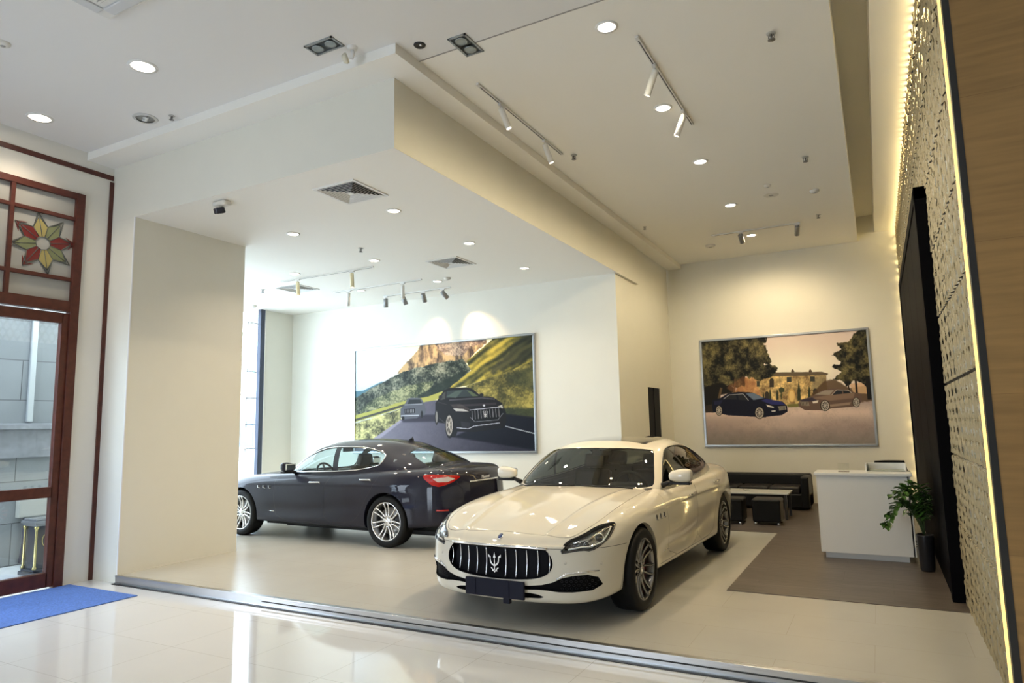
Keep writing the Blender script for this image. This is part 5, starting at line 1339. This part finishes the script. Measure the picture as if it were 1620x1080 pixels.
    A.poly([(690, 705), (752, 700), (757, 728), (700, 738)], (.52, .50, .46), 3); A.poly([(598, 690), (660, 708), (655, 716), (610, 708)], (.85, .83, .78), 3); A.line([(640, 742), (672, 740)], 6, (.85, .83, .8))
    for k in range(7): A.line([(697 + k * 9, 706), (699 + k * 9, 732)], 3, (.12, .12, .13))
    A.line([(265, 648), (310, 616), (420, 608), (462, 660)], 4, (.70, .70, .72))
    sedan([(848, 690), (862, 655), (960, 625), (1040, 580), (1120, 565), (1200, 570), (1290, 595), (1340, 610), (1348, 660), (1320, 690), (1270, 706), (1110, 720), (1040, 735), (900, 732), (862, 710)],
          [[(1118, 615), (1150, 580), (1190, 578), (1195, 606)], [(1200, 580), (1240, 582), (1262, 598), (1204, 606)]], (.36, .28, .24),
          [([(960, 640), (1110, 612), (1290, 600), (1280, 640), (1100, 660)], (.50, .40, .33)), ([(980, 612), (1060, 580), (1130, 578), (1095, 616)], (.62, .58, .52)), ([(1090, 690), (1260, 670), (1250, 690), (1100, 708)], (.60, .50, .42)), ([(865, 655), (960, 635), (1000, 660), (880, 670)], (.14, .13, .20))],
          [(1058, 698, 30, 38), (1300, 672, 24, 34)], 0)
    A.poly([(862, 668), (930, 668), (938, 700), (870, 698)], (.50, .45, .38), 3); A.poly([(960, 666), (1008, 656), (1000, 676), (965, 680)], (.88, .84, .78), 3)
    for k in range(6): A.line([(868 + k * 11, 672), (872 + k * 11, 696)], 3, (.12, .11, .11))
    A.line([(1110, 616), (1150, 576), (1240, 578), (1270, 602)], 4, (.72, .68, .62))
    return A

frame_m_ = mat('frame_silver', (.40, .41, .41), .3, .9)
def poster(x0, x1, z0, z1, y, art, label, gam):
    w, h = x1 - x0, z1 - z0; f = .045
    t = thing('poster', label, 'poster', (x0, y, z0), 0)
    b = MB()
    for lo, hi in (((0, 0), (w, f)), ((0, h - f), (w, h)), ((0, f), (f, h - f)), ((w - f, f), (w, h - f))): b.box((lo[0], -.045, lo[1]), (hi[0], -.002, hi[1]), .006)
    b.build('frame', frame_m_, t)
    o = art.build('print', w - 2 * f, h - 2 * f, ink, t, gam); o.location = (f, -.022, f)
    MB().box((f * .5, -.018, f * .5), (w - f * .5, -.002, h - f * .5)).build('backing_board', mat('board_grey', (.3, .3, .3), .7), t)
poster(-9.93, -5.54, 1.205, 3.437, 11.22, mountain_road(), 'silver-framed poster of two dark cars on a mountain road, behind the blue car', 1.1)
poster(-3.275, -.045, 1.195, 3.465, 14.64, villa(), 'silver-framed poster of two saloons before a stone villa and trees, on the end wall', .86)

# ------------------------------------------------------------------ furniture on the planks
F0 = PLAT + .006
gloss = mat('white_lacquer', (.86, .85, .81), .28)
t = thing('reception_desk', 'white box reception desk standing on the plank floor', 'desk', (-.23, 9.25, F0))
MB().box((-.445, -.24, 0), (.415, .26, .075)).build('plinth', gloss, t)
MB().box((-.475, -.30, .07), (.475, -.262, .96), .003).build('front_panel', gloss, t)
MB().box((.455, -.30, .07), (.487, .32, .96), .003).build('side_panel', gloss, t)
MB().box((-.487, -.30, .07), (-.475, .32, .96), .003).build('side_panel', gloss, t)
MB().box((-.51, -.33, .96), (.51, .22, .99), .004).build('counter_top', gloss, t)
b = MB(); b.box((.04, .0, .99), (.055, .34, 1.075), .003); b.box((.455, .0, .99), (.47, .34, 1.075), .003); b.box((.04, .33, .99), (.47, .345, 1.075), .003); b.build('monitor_well', gloss, t)
MB().box((.055, .02, .992), (.455, .33, 1.0)).build('well_floor', mat('well_grey', (.35, .38, .34), .4), t)
t = thing('acrylic_stand', 'small clear stand left on top of the reception desk', 'stand', (-.42, 9.12, F0 + .991))
MB().box((-.06, -.05, 0), (.06, .05, .006), .001).build('base', glass('acrylic', (.97, .98, .97)), t); MB().box((-.06, .0, .006), (.06, .006, .10), .001).build('upright', glass('acrylic'), t)

chm = mat('chair_black', (.006, .006, .007), .6, spec=.2)
t = thing('office_chair', 'black office chair tucked behind the reception desk', 'chair', (.16, 9.92, F0), .3)
P = []
for i in range(9):
    v = i / 8; P.append([(.24 * math.sin(u) * (1 - .2 * v ** 3), .20 + .06 * math.cos(u) + .06 * v, .55 + v * .52) for u in np.linspace(-1.2, 1.2, 9)])
b = MB(); b.grid(P); bk = b.build('backrest', chm, t); sm = bk.modifiers.new('thickness', 'SOLIDIFY'); sm.thickness = .04
MB().box((-.24, -.24, .44), (.24, .22, .52), .03).build('seat', chm, t)
MB().tube([(0, 0, .09), (0, 0, .45)], .028, 12).build('gas_lift', mat('chrome'), t)
b = MB()
for k in range(5):
    a = 2 * PI * k / 5; b.tube([(0, 0, .10), (.16 * math.cos(a), .16 * math.sin(a), .085), (.29 * math.cos(a), .29 * math.sin(a), .065)], [.022, .018, .013], 8)
b.build('star_base', mat('chrome'), t)
for k in range(5):
    a = 2 * PI * k / 5; MB().lathe([(0, -.02), (.028, -.018), (.03, 0), (.028, .018), (0, .02)], 14, frame_m((.29 * math.cos(a), .29 * math.sin(a), .03), (-math.sin(a), math.cos(a), 0), (0, 0, 1))).build('caster', chm, t)
for s in (-1, 1):
    b = MB(); b.tube([(s * .25, -.05, .48), (s * .28, -.05, .60), (s * .28, .0, .66), (s * .27, .16, .66)], .014, 8); b.box((s * .28 - .03, -.12, .655), (s * .28 + .03, .12, .68), .01); b.build('armrest', chm, t)

# potted plant before the black portal
t = thing('potted_plant', 'leafy green plant in a dark pot beside the reception desk', 'plant', (.335, 8.60, F0))
MB().lathe([(0, 0), (.06, 0), (.07, .02), (.082, .36), (.085, .38), (.078, .38), (.074, .34), (0, .34)], 28).build('pot', mat('pot_dark', (.02, .02, .022), .3), t)
MB().lathe([(0, .342), (.073, .342)], 20).build('soil', mat('soil', (.03, .02, .012), .9), t)
rng = random.Random(7); leafm = mat('leaf_green', (.05, .13, .02), .35, noise=.3, nscale=20); st_ = MB(); lf = MB()
for k in range(20):
    a = rng.uniform(2.4, 4.4); reach = rng.uniform(.12, .30); hgt = rng.uniform(.35, .62); droop = .12
    if k < 5: a = PI + rng.uniform(-.35, .35) + .5; reach = rng.uniform(.34, .42); hgt = rng.uniform(.42, .50); droop = .30
    if k > 11: a = rng.uniform(-1.6, -1.2); reach = .12
    pts = []
    for i in range(9):
        s_ = i / 8; r = reach * s_ ** 1.2; pts.append(Vector((r * math.cos(a), r * math.sin(a), .34 + hgt * math.sin(min(s_ * 2.0, PI / 2)) - droop * s_ ** 3)))
    st_.tube(pts, [.006 - .0005 * i for i in range(9)], 5)
    for i in range(2, 9):
        for s_ in (-1, 1):
            p = pts[i]; d = (pts[i] - pts[i - 1]).normalized(); side = d.cross(Vector((0, 0, 1))).normalized() * s_; out = (side * .85 + d * .6 + Vector((0, 0, rng.uniform(-.2, .3)))).normalized()
            L = rng.uniform(.075, .105); wv = out.cross(Vector((0, 0, 1))).normalized(); up = wv.cross(out)
            if p.x + out.x * L > .105: continue
            ring = [(0, 0, 0), (.25, .40, .1), (.55, .5, .12), (.85, .28, .05), (1, 0, -.05), (.85, -.28, .05), (.55, -.5, .12), (.25, -.40, .1)]
            c0 = lf.bm.verts.new(p + out * L * .5); vs = [lf.bm.verts.new(p + out * L * u + wv * L * .56 * w_ + up * L * h_) for u, w_, h_ in ring]
            for q in range(8):
                f = lf.bm.faces.new([c0, vs[q], vs[(q + 1) % 8]]); f.smooth = True
st_.build('stems', mat('stem_green', (.06, .10, .03), .5), t); lf.build('foliage', leafm, t, recalc=False)

# black portal on the right
blk = mat('portal_black', (.004, .004, .005), .6, spec=.02)
b = MB(); b.box((.45, 7.25, PLAT), (.60, 7.40, 3.88), .003); b.box((.45, 12.40, PLAT), (.60, 12.55, 3.88), .003); b.box((.45, 7.25, 3.76), (.60, 12.55, 3.88), .003)
t = tag(b.build('door_3', blk), kind='structure')
for k in range(4):
    MB().box((.462, 7.405 + k * 1.2475, F0), (.50, 8.640 + k * 1.2475, 3.755), .002).build('door_panel', mat('door_black', (.003, .003, .004), .5, spec=.01), t)
# seating group at the back
lea = mat('black_leather_sofa', (.006, .006, .006), .4, spec=.25)
t = thing('sofa', 'long black leather sofa against the end wall', 'sofa', (-2.15, 13.75, F0))
MB().box((-.95, -.38, .04), (.95, .40, .30), .03).build('base', lea, t)
b = MB(); b.box((-.95, .20, .28), (.95, .42, .62), .04, seg=3); b.build('backrest', lea, t)
for s in (-1, 1): MB().box((s * .95 - (.14 if s > 0 else 0), -.40, .04), (s * .95 + (.14 if s < 0 else 0), .42, .60), .035, seg=3).build('armrest', lea, t)
for k in range(3): MB().box((-.80 + k * .535, -.39, .29), (-.275 + k * .535, .22, .42), .035, seg=3).build('seat_cushion', mat('cushion_black', (.016, .014, .014), .4, spec=.3), t)
t = thing('coffee_table', 'low pale-topped coffee table in front of the black sofa', 'table', (-2.00, 12.35, F0))
MB().box((-.60, -.33, .405), (.60, .33, .43), .004).build('table_top', mat('table_pale', (.62, .62, .58), .2), t)
for sx in (-1, 1):
    for sy in (-1, 1): MB().box((sx * .55 - .02, sy * .28 - .02, 0), (sx * .55 + .02, sy * .28 + .02, .406)).build('leg', mat('leg_dark', (.05, .05, .05), .4), t)
t = thing('ashtray', 'small glass ashtray on the coffee table', 'ashtray', (-2.1, 12.3, F0 + .431))
MB().lathe([(0, .004), (.04, .006), (.055, .03), (.06, .03), (.05, 0), (0, 0)], 20).build('bowl', glass('acrylic'), t)
def stool(x, y, label):
    t = thing('cube_stool', label, 'stool', (x, y, F0), 0, 'black cube stools')
    MB().box((-.21, -.21, .05), (.21, .21, .36), .02, seg=3).build('body', lea, t); MB().box((-.215, -.215, .33), (.215, .215, .40), .03, seg=3).build('seat', lea, t)
    for sx in (-1, 1):
        for sy in (-1, 1): MB().lathe([(0, 0), (.02, 0), (.022, .05), (0, .05)], 10, Matrix.Translation((sx * .17, sy * .17, 0))).build('foot', mat('chrome'), t)
stool(-1.66, 11.55, 'black leather cube stool before the coffee table, nearest the reception desk'); stool(-2.22, 11.5, 'black leather cube stool half hidden behind the white car')

# ------------------------------------------------------------------ hall and yard
b = MB(); b.box((-8.34, 2.2, .001), (-7.07, 4.63, .010), .003); o = b.build('door_mat', mat('mat_blue', (.10, .21, .60), .95, noise=.22, nscale=60, bump=.6, bscale=300))
tag(o, 'blue rectangular door mat on the polished tiles', 'door mat')
t = thing('litter_bin', 'dark litter bin with gilt columns seen through the door glass', 'litter bin', (-9.45, 4.86, -.01))
nb = mat('bin_navy', (.03, .035, .05), .25); gold = mat('bin_gilt', (.62, .52, .22), .25, .9)
MB().box((-.12, -.11, .06), (.12, .11, .60), .01).build('body', nb, t)
b = MB(); b.box((-.17, -.16, .0), (.17, .16, .05), .01); b.box((-.15, -.14, .05), (.15, .14, .08), .01); b.build('plinth', nb, t)
b = MB(); b.box((-.15, -.14, .60), (.15, .14, .63), .006); b.box((-.17, -.16, .63), (.17, .16, .665), .008); b.box((-.15, -.14, .665), (.15, .14, .69), .01); b.build('lid', mat('bin_lid_grey', (.35, .35, .36), .2, .6), t)
for sx in (-1, 1):
    for sy in (-1, 1):
        MB().lathe([(0, .08), (.026, .08), (.026, .10), (.016, .115), (.014, .54), (.018, .56), (.028, .58), (.028, .60), (0, .60)], 14, Matrix.Translation((sx * .13, sy * .12, 0))).build('column', gold, t)
MB().tube([(.125, .045 * math.cos(a), .42 + .075 * math.sin(a)) for a in np.linspace(0, 2 * PI, 24, endpoint=False)], .006, 6, True).build('medallion_ring', gold, t)
b = MB(); b.box((.12, -.02, .26), (.128, .02, .275), .002); b.lathe([(0, .004), (.014, .003), (.016, 0)], 14, frame_m((.121, 0, .235), (1, 0, 0))); b.build('lock', gold, t)
t = thing('electrical_box', 'pale junction box on the yard wall behind the litter bin', 'electrical box', (-10.35, 5.18, .62))
MB().box((0, -.20, 0), (.10, .20, .36), .01).build('cabinet', mat('box_cream', (.48, .47, .42), .5), t); MB().tube([(.05, -.1, 0), (.05, -.1, -.35), (.03, -.12, -.60)], .02, 8).build('conduit', mat('conduit_dark', (.05, .05, .08), .5), t)
MB().lathe([(0, .01), (.02, .008), (.022, 0)], 12, frame_m((.10, -.06, .2), (1, 0, 0))).build('knob', mat('leg_dark'), t)
# building across the street
t = thing('street_building', 'pale building with bluish windows seen through the bay glass', 'building', (-34, 26, -.2))
MB().box((-3, -9, 0), (0, 9, 4.2)).build('wall', mat('far_wall', (.75, .75, .73), .8), t)
for k in range(5): MB().box((-.02, -7 + k * 3, 1.0), (.05, -4.9 + k * 3, 2.9), .02).build('window', mat('far_window', (.15, .28, .42), .2), t)
t = thing('street_tree', 'pale leafy tree outside the bay glass', 'tree', (-27, 25, -.2))
MB().lathe([(.22, 0), (.16, 3), (.10, 5), (0, 6)], 12).build('trunk', mat('bark', (.12, .09, .07), .9), t)
b = MB(); rg = random.Random(3)
for k in range(900):
    a, q, r = rg.uniform(0, 2 * PI), rg.uniform(-1, 1), rg.random() ** .4 * 2.4; p = Vector((r * math.sqrt(1 - q * q) * math.cos(a), r * math.sqrt(1 - q * q) * math.sin(a), 6.4 + q * r * 1.1))
    u = Vector((rg.uniform(-1, 1), rg.uniform(-1, 1), rg.uniform(-1, 1))).normalized() * .16; v = u.orthogonal().normalized() * .09; b.quad(p - u, p + v, p + u, p - v)
b.build('foliage', mat('tree_leaf_overexposed', (.42, .60, .46), .7), t, recalc=False)  # leaves lightened; the overexposed daylight haze is put into their colour
